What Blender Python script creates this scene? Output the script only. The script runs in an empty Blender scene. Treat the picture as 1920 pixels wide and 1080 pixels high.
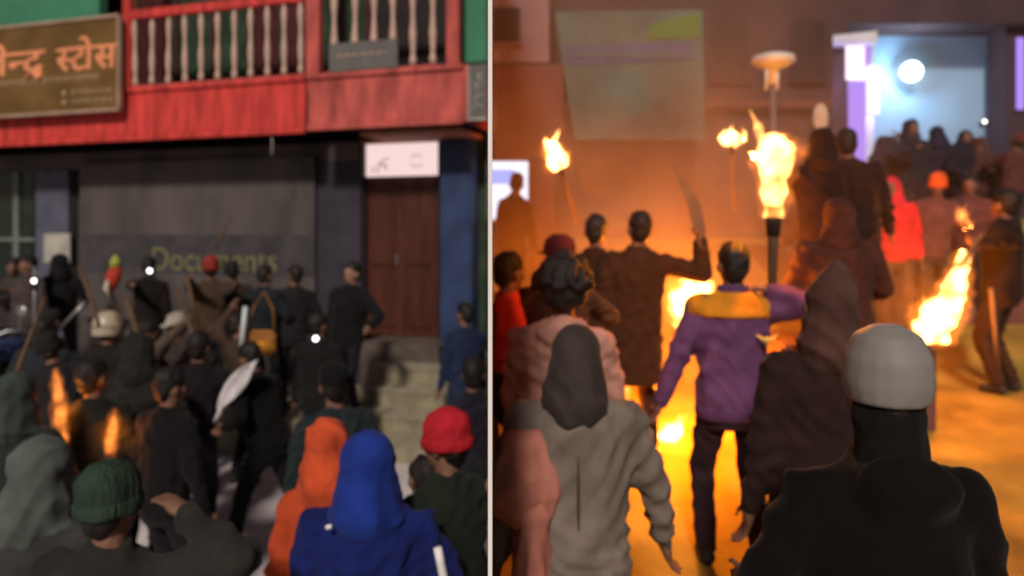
import bpy, bmesh, math, random
import numpy as np
from mathutils import Vector, Matrix, noise as mnoise
random.seed(7)
R = math.radians
S = bpy.context.scene
C = S.collection

# ------------------------------------------------------------------ camera, sky, sun, exposure
F = 1400.0                                   # focal length in pixels of the 1920 wide photo
CAM = Vector((0, 0, 2.5))
cd = bpy.data.cameras.new('camera'); cam = bpy.data.objects.new('camera', cd); C.objects.link(cam)
cam.location = CAM; cam.rotation_euler = (R(90), 0, 0)
cd.sensor_width = 36; cd.lens = 36 * F / 1920; cd.shift_y = -105 / 1920
cd.clip_start = .05; cd.clip_end = 500
cd.dof.use_dof = True; cd.dof.focus_distance = 1.25; cd.dof.aperture_fstop = 2.3
S.camera = cam
SUN_EL, SUN_AZ = 36, 6                      # azimuth: degrees left of straight behind the camera
W = bpy.data.worlds.new('World'); S.world = W; W.use_nodes = True
nt = W.node_tree; bg = nt.nodes['Background']; sk = nt.nodes.new('ShaderNodeTexSky')
sk.sky_type = 'NISHITA'; sk.sun_disc = False; sk.sun_elevation = R(SUN_EL); sk.sun_rotation = R(180 + SUN_AZ)
tint = nt.nodes.new('ShaderNodeMix'); tint.data_type = 'RGBA'; tint.blend_type = 'MULTIPLY'; tint.inputs[0].default_value = 1
tint.inputs[7].default_value = (1, .80, .66, 1)      # town glow on the night sky
nt.links.new(sk.outputs[0], tint.inputs[6]); nt.links.new(tint.outputs[2], bg.inputs[0]); bg.inputs[1].default_value = 0.035
sd = bpy.data.lights.new('sun', 'SUN'); sd.energy = 2.4; sd.angle = R(6); sd.color = (1, .86, .75)
sun = bpy.data.objects.new('sun', sd); C.objects.link(sun)
ldir = Vector((-math.sin(R(SUN_AZ)) * math.cos(R(SUN_EL)), -math.cos(R(SUN_AZ)) * math.cos(R(SUN_EL)), math.sin(R(SUN_EL))))
sun.rotation_euler = ldir.to_track_quat('Z', 'Y').to_euler()
S.view_settings.view_transform = 'Standard'; S.view_settings.look = 'None'
S.view_settings.exposure = 0.0; S.view_settings.gamma = 1; S.view_settings.use_curve_mapping = False
cy = S.cycles
cy.use_denoising = True; cy.max_bounces = 5; cy.diffuse_bounces = 3; cy.glossy_bounces = 2
cy.transmission_bounces = 3; cy.volume_bounces = 1; cy.transparent_max_bounces = 6
cy.sample_clamp_indirect = 6; cy.caustics_reflective = False; cy.caustics_refractive = False

def P(px, py, d):
    return Vector(((px - 960) * d / F, d, 2.5 - (py - 435) * d / F))
def zr(y):                                   # height of the sloping street on the right
    return max(0.0, .3 + .104 * y + .22 * max(0, y - 7.5))

# ------------------------------------------------------------------ materials
def mat(name, col, rough=.8, var=.15, vs=6.0, bump=.0, bs=60.0, spec=.3, metal=0, stretch=None, sheen=0):
    m = bpy.data.materials.new(name); m.use_nodes = True
    n = m.node_tree.nodes; l = m.node_tree.links; b = n['Principled BSDF']
    b.inputs['Roughness'].default_value = rough; b.inputs['Metallic'].default_value = metal
    b.inputs['Specular IOR Level'].default_value = spec
    if sheen: b.inputs['Sheen Weight'].default_value = sheen
    tc = n.new('ShaderNodeTexCoord'); mp = n.new('ShaderNodeMapping')
    l.new(tc.outputs['Object'], mp.inputs[0])
    if stretch: mp.inputs['Scale'].default_value = stretch
    nz = n.new('ShaderNodeTexNoise'); nz.inputs['Scale'].default_value = vs; nz.inputs['Detail'].default_value = 5
    l.new(mp.outputs[0], nz.inputs[0])
    cr = n.new('ShaderNodeValToRGB'); l.new(nz.outputs[0], cr.inputs[0])
    cr.color_ramp.elements[0].position = .3; cr.color_ramp.elements[1].position = .7
    cr.color_ramp.elements[0].color = [c * (1 - var) for c in col] + [1]
    cr.color_ramp.elements[1].color = [min(1, c * (1 + var)) for c in col] + [1]
    l.new(cr.outputs[0], b.inputs['Base Color'])
    if bump:
        n2 = n.new('ShaderNodeTexNoise'); n2.inputs['Scale'].default_value = bs; n2.inputs['Detail'].default_value = 4
        l.new(tc.outputs['Object'], n2.inputs[0])
        bp = n.new('ShaderNodeBump'); bp.inputs['Strength'].default_value = bump; bp.inputs['Distance'].default_value = .01
        l.new(n2.outputs[0], bp.inputs['Height']); l.new(bp.outputs[0], b.inputs['Normal'])
    return m
def knit(col):
    m = mat('knit', col, .9, .25, 8, 0, 60, .1)
    n = m.node_tree.nodes; l = m.node_tree.links
    tc = n.new('ShaderNodeTexCoord'); mp = n.new('ShaderNodeMapping'); mp.inputs['Scale'].default_value = (1, 1, .06); l.new(tc.outputs['Object'], mp.inputs[0])
    nz = n.new('ShaderNodeTexNoise'); nz.inputs['Scale'].default_value = 85; l.new(mp.outputs[0], nz.inputs[0])
    bp = n.new('ShaderNodeBump'); bp.inputs['Strength'].default_value = .9; bp.inputs['Distance'].default_value = .012; l.new(nz.outputs[0], bp.inputs['Height']); l.new(bp.outputs[0], n['Principled BSDF'].inputs['Normal']); return m
_cl = {}
def cloth(col):
    k = tuple(round(c, 4) for c in col)
    if k not in _cl: _cl[k] = mat('cloth', col, .9, .3, 7, .35, 170, .12, sheen=.04)
    return _cl[k]
def emit(name, col, s):
    m = bpy.data.materials.new(name); m.use_nodes = True; n = m.node_tree.nodes; n.clear()
    e = n.new('ShaderNodeEmission'); e.inputs[0].default_value = (*col, 1); e.inputs[1].default_value = s
    o = n.new('ShaderNodeOutputMaterial'); m.node_tree.links.new(e.outputs[0], o.inputs[0]); return m
def flame_mat(name, col, s):
    m = bpy.data.materials.new(name); m.use_nodes = True; n = m.node_tree.nodes; l = m.node_tree.links; n.clear()
    e = n.new('ShaderNodeEmission'); e.inputs[0].default_value = (*col, 1)
    tc = n.new('ShaderNodeTexCoord'); nz = n.new('ShaderNodeTexNoise'); nz.inputs['Scale'].default_value = 9
    l.new(tc.outputs['Object'], nz.inputs[0])
    mr = n.new('ShaderNodeMapRange'); mr.inputs[1].default_value = .38; mr.inputs[2].default_value = .6
    mr.inputs[3].default_value = s * .12; mr.inputs[4].default_value = s * 1.3
    l.new(nz.outputs[0], mr.inputs[0]); l.new(mr.outputs[0], e.inputs[1])
    o = n.new('ShaderNodeOutputMaterial'); l.new(e.outputs[0], o.inputs[1]); return m

M = {}
M['skin'] = mat('skin', (.20, .105, .07), .6, .2, 14, .1, 90)
M['skin_pale'] = mat('skin_pale', (.34, .19, .14), .6, .2, 14, .1, 90)
M['hair'] = mat('hair', (.012, .009, .008), .55, .3, 30, .6, 120, .4)
M['eye'] = mat('eye', (.02, .015, .012), .2, .1)
M['shoe'] = mat('shoe', (.02, .019, .019), .6, .2, 20)
M['red_paint'] = mat('red_paint', (.60, .058, .05), .55, .4, 2.6, .15, 30, stretch=(3, 3, .5))
M['red_worn'] = mat('red_worn', (.50, .10, .085), .65, .4, 2.8, .2, 30, stretch=(2, 2, .7))
M['white_paint'] = mat('white_paint', (.92, .92, .91), .6, .03, 3)
M['baluster'] = mat('baluster', (.62, .44, .36), .6, .2, 9)
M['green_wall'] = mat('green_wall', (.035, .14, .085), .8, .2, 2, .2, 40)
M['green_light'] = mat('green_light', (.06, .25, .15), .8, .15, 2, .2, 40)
M['dark_green'] = mat('dark_green', (.02, .045, .025), .7, .5, 4)
M['maroon'] = mat('maroon', (.06, .012, .014), .7, .3, 4)
M['dark'] = mat('dark', (.02, .015, .016), .7, .3, 4)
M['shutter'] = mat('shutter', (.095, .083, .082), .5, .3, 1.3, .1, 20, stretch=(1.5, 1.5, .6))
M['pillar_dark'] = mat('pillar_dark', (.043, .04, .058), .7, .2, 3, .2, 40)
M['stripe_dark'] = mat('stripe_dark', (.058, .054, .062), .6, .35, 2.5)
M['pillar_blue'] = mat('pillar_blue', (.03, .055, .14), .6, .25, 3, .2, 40)
M['pillar_grey'] = mat('pillar_grey', (.09, .095, .14), .7, .2, 3, .2, 40)
M['door'] = mat('door', (.075, .022, .014), .55, .35, 2.5, .2, 30, stretch=(4, 4, .4))
M['soffit'] = mat('soffit', (.5, .21, .14), .75, .25, 5)
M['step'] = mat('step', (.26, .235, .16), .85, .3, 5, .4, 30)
M['shaded_landing'] = mat('shaded_landing', (.11, .09, .075), .85, .3, 5, .4, 30)  # step colour darkened to paint in the shade on the landing
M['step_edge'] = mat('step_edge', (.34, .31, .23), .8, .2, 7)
M['grey_board'] = mat('grey_board', (.15, .145, .14), .6, .15, 5)
M['sign_brown'] = mat('sign_brown', (.17, .095, .03), .5, .25, 2.2)
M['sign_frame'] = mat('sign_frame', (.42, .30, .22), .5, .2, 4)
M['sign_letters'] = mat('sign_letters', (.85, .33, .16), .5, .06, 4)
M['sign_small'] = mat('sign_small', (.45, .33, .2), .6, .1, 4)
M['doc_letters'] = mat('doc_letters', (.19, .19, .09), .6, .25, 8)
M['glass_green'] = mat('glass_green', (.02, .03, .026), .12, .3, 3, spec=.6)
M['frame_grey'] = mat('frame_grey', (.16, .18, .16), .5, .15, 4)
M['transom'] = emit('transom', (1, .74, .73), .95)
M['ink'] = mat('ink', (.06, .045, .045), .7, .2)
M['poster_pale'] = mat('poster_pale', (.42, .41, .36), .6, .3, 4)
M['lane'] = mat('lane', (.62, .58, .60), .8, .3, 1.4, .4, 25)
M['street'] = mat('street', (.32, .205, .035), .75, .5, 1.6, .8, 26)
M['soil'] = mat('soil', (.08, .07, .06), .9, .2, 1)
M['wood'] = mat('wood', (.12, .075, .045), .7, .3, 8, .3, 40, stretch=(3, 3, .5))
M['metal'] = mat('metal', (.35, .36, .38), .35, .1, 8, metal=.7)
M['pale_wall'] = mat('pale_wall', (.24, .165, .18), .85, .2, 1.5, .3, 25)
M['brick_wall'] = mat('brick_wall', (.12, .055, .048), .85, .25, 2, .3, 25)
M['dark_wall'] = mat('dark_wall', (.055, .034, .042), .85, .25, 1.6, .3, 25)
M['hall_wall'] = mat('hall_wall', (.27, .42, .58), .8, .12, .8, .1, 20)
M['banner_cream'] = mat('banner_cream', (.06, .13, .12), .7, .6, .8)
M['banner_green'] = mat('banner_green', (.08, .22, .045), .7, .15, 2)
M['banner_blue'] = mat('banner_blue', (.07, .10, .22), .7, .2, 3)
M['canopy'] = mat('canopy', (.62, .72, .76), .5, .1, 3)
M['globe'] = emit('globe', (.80, 1, 1), 7)
M['neon_white'] = emit('neon_white', (1, .86, 1), 1.5)
M['neon_purple'] = emit('neon_purple', (.50, .30, 1), 1.0)
M['screen'] = emit('screen', (.8, .85, 1), 1.7)
M['screen_blue'] = emit('screen_blue', (.32, .42, 1), 1.5)
M['phone'] = emit('phone', (1, .93, .9), 5)
M['flame'] = flame_mat('flame', (1, .42, .10), 85)
M['flame_small'] = flame_mat('flame_small', (1, .45, .12), 150)
M['flame_dull'] = flame_mat('flame_dull', (1, .27, .05), 20)
M['halo'] = flame_mat('flame_halo', (1, .24, .03), 4.5)
M['lens'] = mat('lens', (.02, .02, .03), .1, .1)
M['rubber'] = mat('rubber', (.02, .02, .02), .7, .2)

# ------------------------------------------------------------------ object helpers
def tag(o, label=None, cat=None, group=None, kind=None):
    if label: o['label'] = label
    if cat: o['category'] = cat
    if group: o['group'] = group
    if kind: o['kind'] = kind
    return o
def empty(name, loc, rz=0, **k):
    o = bpy.data.objects.new(name, None); C.objects.link(o); o.location = loc; o.rotation_euler = (0, 0, rz)
    o.empty_display_size = .2
    return tag(o, **k)
def link(name, me, m=None, parent=None):
    o = bpy.data.objects.new(name, me); C.objects.link(o)
    if m is not None: me.materials.append(m)
    if parent is not None: o.parent = parent
    return o
class MB:
    def __init__(s): s.b = bmesh.new()
    def box(s, x0, x1, y0, y1, z0, z1, bev=0.0, rot=None):
        g = bmesh.new(); bmesh.ops.create_cube(g, size=1)
        c = Vector(((x0 + x1) / 2, (y0 + y1) / 2, (z0 + z1) / 2))
        for v in g.verts: v.co = Vector((v.co.x * abs(x1 - x0), v.co.y * abs(y1 - y0), v.co.z * abs(z1 - z0)))
        if bev: bmesh.ops.bevel(g, geom=g.edges[:], offset=bev, segments=2, affect='EDGES')
        for v in g.verts: v.co = (rot @ v.co if rot else v.co) + c
        return s.add(g)
    def add(s, g):
        me = bpy.data.meshes.new('tmp'); g.to_mesh(me); g.free(); s.b.from_mesh(me); bpy.data.meshes.remove(me); return s
    def poly(s, vs, fs):
        vv = [s.b.verts.new(v) for v in vs]
        for f in fs: s.b.faces.new([vv[i] for i in f])
        return s
    def tube(s, pts, rad, seg=8):
        pts = [Vector(p) for p in pts]; rings = []
        for i, p in enumerate(pts):
            r = rad[i] if isinstance(rad, (list, tuple)) else rad
            t = (pts[min(i + 1, len(pts) - 1)] - pts[max(i - 1, 0)]).normalized()
            a = t.orthogonal().normalized(); b_ = t.cross(a)
            if rings:
                a0 = la - la.dot(t) * t; a = a0.normalized(); b_ = t.cross(a)
            la = a
            rings.append([s.b.verts.new(p + (a * math.cos(k * 2 * math.pi / seg) + b_ * math.sin(k * 2 * math.pi / seg)) * r) for k in range(seg)])
        for q, w in zip(rings, rings[1:]):
            for k in range(seg): s.b.faces.new((q[k], q[(k + 1) % seg], w[(k + 1) % seg], w[k]))
        s.b.faces.new(rings[0][::-1]); s.b.faces.new(rings[-1]); return s
    def lathe(s, prof, seg=12, c=(0, 0, 0)):
        rings = [[s.b.verts.new((c[0] + r * math.cos(k * 2 * math.pi / seg), c[1] + r * math.sin(k * 2 * math.pi / seg), c[2] + z)) for k in range(seg)] for r, z in prof]
        for q, w in zip(rings, rings[1:]):
            for k in range(seg): s.b.faces.new((q[k], q[(k + 1) % seg], w[(k + 1) % seg], w[k]))
        s.b.faces.new(rings[0][::-1]); s.b.faces.new(rings[-1]); return s
    def build(s, name, m, parent=None, smooth=False, loc=None):
        bmesh.ops.recalc_face_normals(s.b, faces=s.b.faces[:])
        me = bpy.data.meshes.new(name); s.b.to_mesh(me); s.b.free()
        if smooth: me.polygons.foreach_set('use_smooth', [True] * len(me.polygons))
        o = link(name, me, m, parent)
        if loc is not None: o.location = loc
        return o
def box(name, m, parent, x0, x1, y0, y1, z0, z1, bev=.006, **k):
    return MB().box(x0, x1, y0, y1, z0, z1, bev).build(name, m, parent)

# ------------------------------------------------------------------ ground
me = MB().poly([(-150, -150, -.06), (150, -150, -.06), (150, 150, -.06), (-150, 150, -.06)], [(0, 1, 2, 3)]).build('ground', M['soil']); tag(me, kind='structure')
def seam(y): return -.0293 * y               # line where the lane meets the sloping street
g = MB(); n = 40
xs = np.linspace(0, 1, n); ys = np.linspace(-5, 12, n)
vs = [(-16 + (seam(y) - .004 + 16) * u, y, .012 * mnoise.noise(Vector((u * 9, y * .8, 0)))) for y in ys for u in xs]
g.poly(vs, [(j * n + i, j * n + i + 1, (j + 1) * n + i + 1, (j + 1) * n + i) for j in range(n - 1) for i in range(n - 1)])
tag(g.build('lane', M['lane'], smooth=True), kind='structure')
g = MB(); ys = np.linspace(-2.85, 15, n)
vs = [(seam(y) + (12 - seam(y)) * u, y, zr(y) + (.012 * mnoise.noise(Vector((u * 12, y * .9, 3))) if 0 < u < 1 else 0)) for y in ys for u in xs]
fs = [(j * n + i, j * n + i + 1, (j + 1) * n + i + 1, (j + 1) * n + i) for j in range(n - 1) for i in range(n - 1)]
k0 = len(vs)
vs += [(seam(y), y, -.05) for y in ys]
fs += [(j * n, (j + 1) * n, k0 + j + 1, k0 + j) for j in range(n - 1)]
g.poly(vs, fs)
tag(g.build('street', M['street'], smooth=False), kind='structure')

# added divider that keeps firelight off the shop lane; its near end is painted white
def wray(px, d): return (px - 960) * d / F
D0, D1 = 1.4, 8.9
pw = empty('added_divider_wall', (wray(919, D0), D0, 0), label='added tall thin divider wall with a white painted end, keeping firelight off the lane', cat='wall')
l0, r0, l1, r1 = wray(915, D0 + .02), wray(923, D0 + .03), wray(915.5, D1), wray(922.5, D1)
o = MB().poly([(l0, D0 + .02, 0), (r0, D0 + .03, 0), (r1, D1, 0), (l1, D1, 0), (l0, D0 + .02, 7), (r0, D0 + .03, 7), (r1, D1, 7), (l1, D1, 7)],
          [(0, 1, 2, 3), (4, 5, 6, 7), (0, 1, 5, 4), (1, 2, 6, 5), (2, 3, 7, 6), (3, 0, 4, 7)]).build('wall_panel', M['pale_wall'], pw)
o.location = -pw.location
q0, q1 = wray(915, D0), wray(923, D0)
o = MB().poly([(q0, D0, 0), (q1, D0, 0), (r0, D0 + .0285, 0), (q0, D0, 7), (q1, D0, 7), (r0, D0 + .0285, 7)],
          [(0, 1, 2), (3, 4, 5), (0, 1, 4, 3), (1, 2, 5, 4), (2, 0, 3, 5)]).build('white_edge', M['white_paint'], pw)
o.location = -pw.location

# ------------------------------------------------------------------ shop building on the left
O2 = (-.5625, 8.75); EX = (.955, -.2965); EY = (.2965, .955)
bld = empty('shop_building', (O2[0], O2[1], 0), math.atan2(EX[1], EX[0]), label='shop house with red wooden balcony over dark shuttered ground floor', cat='building')
def Fp(px, py, w=0.0):
    r = (px - 960) / F
    # O + a*EX + w*EY = (t r, t)
    A = np.array([[EX[0], -r], [EX[1], -1.0]]); b = np.array([-O2[0] - w * EY[0], -O2[1] - w * EY[1]])
    a, t = np.linalg.solve(A, b)
    return float(a), float(2.5 + (435 - py) * t / F)
def fx(px, w=0): return Fp(px, 0, w)[0]
def fz(px, py, w=0): return Fp(px, py, w)[1]
Z_FB = 3.75                                   # underside of the balcony skirt
Z_RB, Z_RT = fz(300, 163), fz(300, 31)        # rails
XL, XR = fx(-260), 0.0
ZG = -.02
def part(name, m, px0, px1, z0, z1, w0, w1, bev=.006, parent=None):
    return box(name, m, parent or bld, fx(px0, w0), fx(px1, w0), w0, w1, z0, z1, bev)
# upper storey behind the balcony
WU = 1.0
part('upper_wall', M['green_wall'], -300, 855, Z_RB - .5, 7.5, WU, WU + .2)
part('upper_wall', M['green_light'], 862, 912, 4.55, 7.5, .30, .42)
part('upper_wall', M['green_light'], -300, 186, Z_RT - .2, 7.2, .25, .4)
for (a, b, m) in ((188, 330, 'maroon'), (334, 470, 'dark_green'), (474, 585, 'maroon'), (600, 690, 'dark_green'), (694, 850, 'dark')):
    f = part('window', M[m], a, b, Z_RB + .1, 7.3, WU - .05, WU - .005)
    xa, xb = fx(a, WU - .05), fx(b, WU - .05)
    for t in (.0, .5, 1.0):
        xm = xa + (xb - xa) * t
        box('frame', M['maroon'] if m != 'maroon' else M['dark_green'], f, xm - .03, xm + .03, WU - .08, WU - .052, Z_RB + .1, 7.3, .004)
part('balcony_slab', M['red_worn'], -260, 868, Z_RB - .2, Z_RB - .08, .06, WU - .003)
# skirt of vertical boards, left bay and right bay
def skirt(pxa, pxb, z0, z1, w, m, nb, rail_m):
    a, b = fx(pxa, w), fx(pxb, w)
    sk_ = box('fascia', M['red_worn'], bld, a, b, w + .012, w + .05, z0, z1, .004)
    for i in range(nb):
        x0 = a + (b - a) * i / nb; x1 = a + (b - a) * (i + 1) / nb
        box('plank', M[m], sk_, x0 + .002, x1 - .002, w + random.uniform(-.003, .003), w + .011, z0 + .075, z1 - .06, .003)
    box('rail', M[rail_m], sk_, a, b, w - .03, w + .012, z0 - .012, z0 + .07, .006)
    box('rail', M[rail_m], sk_, a, b, w - .035, w + .012, z1 - .055, z1 + .01, .006)
skirt(-260, 572, Z_FB, Z_RB, 0, 'red_paint', 9, 'red_paint')
skirt(577, 868, Z_FB + .02, Z_RB, -.05, 'red_worn', 4, 'red_worn')
part('end_board', M['red_worn'], 869, 876, Z_FB + .03, Z_RB, -.05, .9)
# posts
for a, b, w in ((229, 243, -.03), (573, 598, -.06), (836, 860, -.05)):
    part('post', M['red_paint'] if a < 300 else M['red_worn'], a, b, Z_RB + .012, 7.3, w, w + .1)
part('rail', M['red_paint'], 244, 572, Z_RT, Z_RT + .12, -.02, .07)
part('rail', M['red_worn'], 599, 835, Z_RT + .12, Z_RT + .24, -.03, .06)
prof = [(.020, 0), (.034, .03), (.034, .09), (.02, .13), (.03, .25), (.036, .36), (.026, .5), (.019, .62), (.027, .74), (.034, .80), (.034, .9), (.022, .97), (.022, 1.0)]
def balusters(pxs, z0, z1, w, sx):
    rl = box('railing', M['red_worn'], bld, fx(pxs[0] - 14, w), fx(pxs[-1] + 10, w), w - .03, w + .03, z0 - .0, z0 + .03, .004)
    gm = MB().lathe([(r * sx, z * (z1 - z0)) for r, z in prof], 10)
    o0 = None
    for px in pxs:
        if o0 is None:
            o0 = gm.build('baluster', M['baluster'], rl, smooth=True); o = o0
        else:
            o = o0.copy(); C.objects.link(o); o.parent = rl
        o.location = (fx(px, w) + random.uniform(-.006, .006), w, z0 + .031); o.rotation_euler = (0, R(random.uniform(-.9, .9)), random.uniform(0, 3))
balusters([254 + 31 * i for i in range(11)], Z_RB + .012, Z_RT - .035, .03, 1.15)
balusters([627, 665, 701, 737, 774, 812], Z_RB + .012, Z_RT + .085, .03, 1.3)
# ground floor: pieces of wall between openings, in the plane w = .9
WG = .9
ZT = fz(750, 268, WG)
part('beam', M['shutter'], -260, 672, Z_FB - .28, Z_FB - .02, WG - .05, WG + .1)
part('ceiling_board', M['soffit'], 674, 866, Z_FB - .06, Z_FB - .01, .08, WG - .06)
part('lintel', M['soffit'], 674, 824, ZT + .03, Z_FB - .065, WG - .14, WG + .1)
part('wall', M['dark'], -260, 912, 0, Z_FB + .6, WG + .35, WG + .5)
part('pillar', M['pillar_grey'], 66, 128, .45, Z_FB - .285, WG - .1, WG + .12)
part('pillar', M['dark'], 129, 142, .45, Z_FB - .285, WG - .02, WG + .1)  # no pillar: dark strip painting the shade of the gap beside the shutter
part('pillar', M['pillar_dark'], 580, 676, .45, Z_FB - .285, WG - .08, WG + .12)
part('pillar', M['pillar_blue'], 824, 884, 0, Z_FB - .02, WG - .25, WG + .12, .02)
part('wall', M['dark_green'], 885, 911, 0, Z_FB - .02, WG + .02, WG + .2)
# glass shop window on the far left with pale frame bars
gw = part('window', M['glass_green'], -260, 64, .45, Z_FB - .285, WG + .03, WG + .06)
for a, b in ((-120, -112), (24, 34), (-40, -33)): part('frame', M['frame_grey'], a, b, .45, Z_FB - .285, WG - .01, WG + .028, .004, gw)
part('frame', M['frame_grey'], -260, 64, 2.35, 2.41, WG - .012, WG - .0105 + .03, .0, gw)
# rolling shutter, real horizontal slats
xa, xb = fx(144, WG), fx(578, WG)
sh = box('shutter', M['shutter'], bld, xa, xb, WG + .03, WG + .06, .45, Z_FB - .285, .003)
z = .47; s0 = None
while z < Z_FB - .36:
    if s0 is None:
        s0 = box('slat', M['shutter'], sh, xa + .01, xb - .01, WG + .004, WG + .029, 0, .093, .008); o = s0
    else:
        o = s0.copy(); C.objects.link(o); o.parent = sh
    o.location = (0, 0, z); z += .098
# door with transom
dz0, dz1 = 1.10, fz(750, 332, WG)
dr = part('door', M['door'], 686, 820, dz0, dz1, WG + .06, WG + .11)
xa, xb = fx(686, WG + .05), fx(820, WG + .05)
for i in range(2):
    for k, (za, zb) in enumerate(((.12, .85), (.95, 1.9))):
        w_ = (xb - xa) / 2
        box('panel', M['door'], dr, xa + i * w_ + .07, xa + (i + 1) * w_ - .07, WG + .035, WG + .058, dz0 + za, min(dz0 + zb, dz1 - .06), .015)
box('handle', M['metal'], dr, (xa + xb) / 2 - .05, (xa + xb) / 2 - .03, WG + .0, WG + .03, dz0 + .95, dz0 + 1.1, .004)
part('door_frame', M['dark'], 677, 685, dz0, ZT + .028, WG - .02, WG + .12)
part('door_frame', M['dark'], 821, 825, dz0, ZT + .028, WG - .02, WG + .12)
tr = part('transom_window', M['transom'], 681, 820, dz1 + .015, ZT + .02, WG + .0, WG + .04)
ta, tb = fx(681, WG), fx(820, WG)
box('frame', M['white_paint'], tr, ta - .002, ta + .05, WG - .02, WG - .002, dz1 + .012, ZT + .022, .003)
tw, th = tb - ta, ZT - dz1
g = MB()
def tp(u, v): return (ta + u * tw, WG - .006, dz1 + .015 + v * th)
g.tube([tp(.20, .10), tp(.21, .32), tp(.25, .36), tp(.31, .34), tp(.34, .28)], .008, 5)
g.tube([tp(.22, .36), tp(.30, .5), tp(.36, .52)], .007, 5); g.tube([tp(.14, .1), tp(.14, .3)], .008, 5)
g.tube([tp(.27, .3), tp(.33, .2)], .007, 5)
g.build('ink_drawing', M['ink'], tr)
g = MB()
for s_ in (1, -1): g.tube([tp(.73 + .075 * math.cos(t), .43 + s_ * (.05 + .12 * math.sin(t))) for t in np.linspace(.3, 2.84, 7)], .006, 5)
g.build('ink_drawing', M['ink'], tr)
# plinth and steps
part('plinth', M['step'], -260, 668, 0, .45, -1.15, WG - .11)
def dw(px, w):
    a = Fp(px, 0, w)[0]; return O2[1] + a * EX[1] + w * EY[1]
part('landing', M['shaded_landing'], 676, 822, 0, 1.095, .35, WG + .3)
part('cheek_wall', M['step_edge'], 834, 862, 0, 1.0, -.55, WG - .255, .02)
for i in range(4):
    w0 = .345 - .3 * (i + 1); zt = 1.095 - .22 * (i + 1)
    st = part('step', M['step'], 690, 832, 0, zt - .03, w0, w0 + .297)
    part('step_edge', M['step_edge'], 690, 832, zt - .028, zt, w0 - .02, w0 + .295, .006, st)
# notice board with the shop's wording in front of the shutter
def glyph(ch, ext=.004):
    c = bpy.data.curves.new('glyph', 'FONT'); c.body = ch; c.extrude = ext; c.resolution_u = 4
    o = bpy.data.objects.new('glyph', c); C.objects.link(o); bpy.context.view_layer.update()
    me = bpy.data.meshes.new_from_object(o.evaluated_get(bpy.context.evaluated_depsgraph_get()))
    bpy.data.objects.remove(o); bpy.data.curves.remove(c)
    b = bmesh.new(); b.from_mesh(me); bpy.data.meshes.remove(me); return b
def cut(b, xmax):
    bmesh.ops.bisect_plane(b, geom=b.verts[:] + b.edges[:] + b.faces[:], plane_co=(xmax, 0, 0), plane_no=(1, 0, 0), clear_outer=True); return b
def put(dst, b, x, y, s, bold=0):
    xs_ = [v.co.x for v in b.verts]; x0 = min(xs_)
    w_ = max(xs_) - x0
    for v in b.verts: v.co = Vector((x + (v.co.x - x0) * s, y + v.co.y * s, v.co.z))
    dst.add(b); return w_ * s
def signboard(name, root_label, cat):
    return empty(name, (bld.location), bld.rotation_euler.z, label=root_label, cat=cat)
M90 = Matrix.Rotation(R(90), 4, 'X')
db = signboard('shop_banner', 'dark grey shop banner reading Documents hung across the shutter behind the crowd', 'sign')
wd = WG - .16
pa, pb = fx(150, wd), fx(590, wd)
box('board', M['shutter'], db, pa, pb, wd, wd + .03, 1.2, fz(370, 300, wd), .004)
box('stripe', M['stripe_dark'], db, pa + .004, pb - .004, wd - .004, wd - .0005, fz(370, 515, wd), fz(370, 440, wd), .0)
g = MB(); b = glyph('Documents'); put(g, b, 0, 0, 1)
o = g.build('lettering', M['doc_letters'], db)
wL = max(v.co.x for v in o.data.vertices); sc = (fx(520, wd) - fx(287, wd)) / wL
o.data.transform(Matrix.Translation((fx(287, wd), wd - .012, fz(400, 508, wd))) @ M90 @ Matrix.Diagonal((sc, sc * 1.05, 1, 1)))
# main sign, Devanagari lettering
sg = signboard('shop_sign', 'brown shop sign with orange Devanagari lettering beside the red balcony', 'sign')
ws = -.16
sa, sb = fx(-160, ws), fx(222, ws); sz0, sz1 = fz(100, 211, ws), fz(100, 44, ws)
box('board', M['sign_brown'], sg, sa, sb, ws, ws + .05, sz0, sz1, .004)
fr = .035
for (x0, x1, z0, z1) in ((sa - .01, sb + .02, sz1 - .01, sz1 + fr), (sa - .01, sb + .02, sz0 - fr, sz0 + .01), (sb - .012, sb + fr, sz0 + .011, sz1 - .011)):
    box('frame', M['sign_frame'], sg, x0, x1, ws - .025, ws + .048, z0, z1, .006)
hl = sz0 + (sz1 - sz0) * .70                  # head line of the lettering
sx = (fx(215, ws) - fx(104, ws))
def word(parts, total, name):
    g = MB(); x = 0
    for kind_, ch in parts:
        if kind_ == 'half':
            b = glyph(ch); xm = max(v.co.x for v in b.verts); b = cut(b, xm - .20); x += put(g, b, x, 0, 1) - .01
        elif kind_ == 'over':
            b = glyph(ch); xs_ = [v.co.x for v in b.verts]; w_ = max(xs_) - min(xs_); put(g, b, x - w_ - .06, 0, 1)
        elif kind_ == 'ra':
            g.tube([(x - .40, -.10, 0), (x - .22, .04, 0)], .045, 6); g.tube([(x - .22, .04, 0), (x - .1, -.14, 0)], .045, 6)
        elif kind_ == 'o':
            b = glyph(ch); xs_ = [v.co.x for v in b.verts]; put(g, b, x - .21, 0, 1); x += .26
        else:
            b = glyph(ch); x += put(g, b, x, 0, 1) - .01
    bmesh.ops.remove_doubles(g.b, verts=g.b.verts[:], dist=1e-5)
    o = g.build('lettering', M['sign_letters'], sg)
    sc_ = total / x
    return o, sc_
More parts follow.
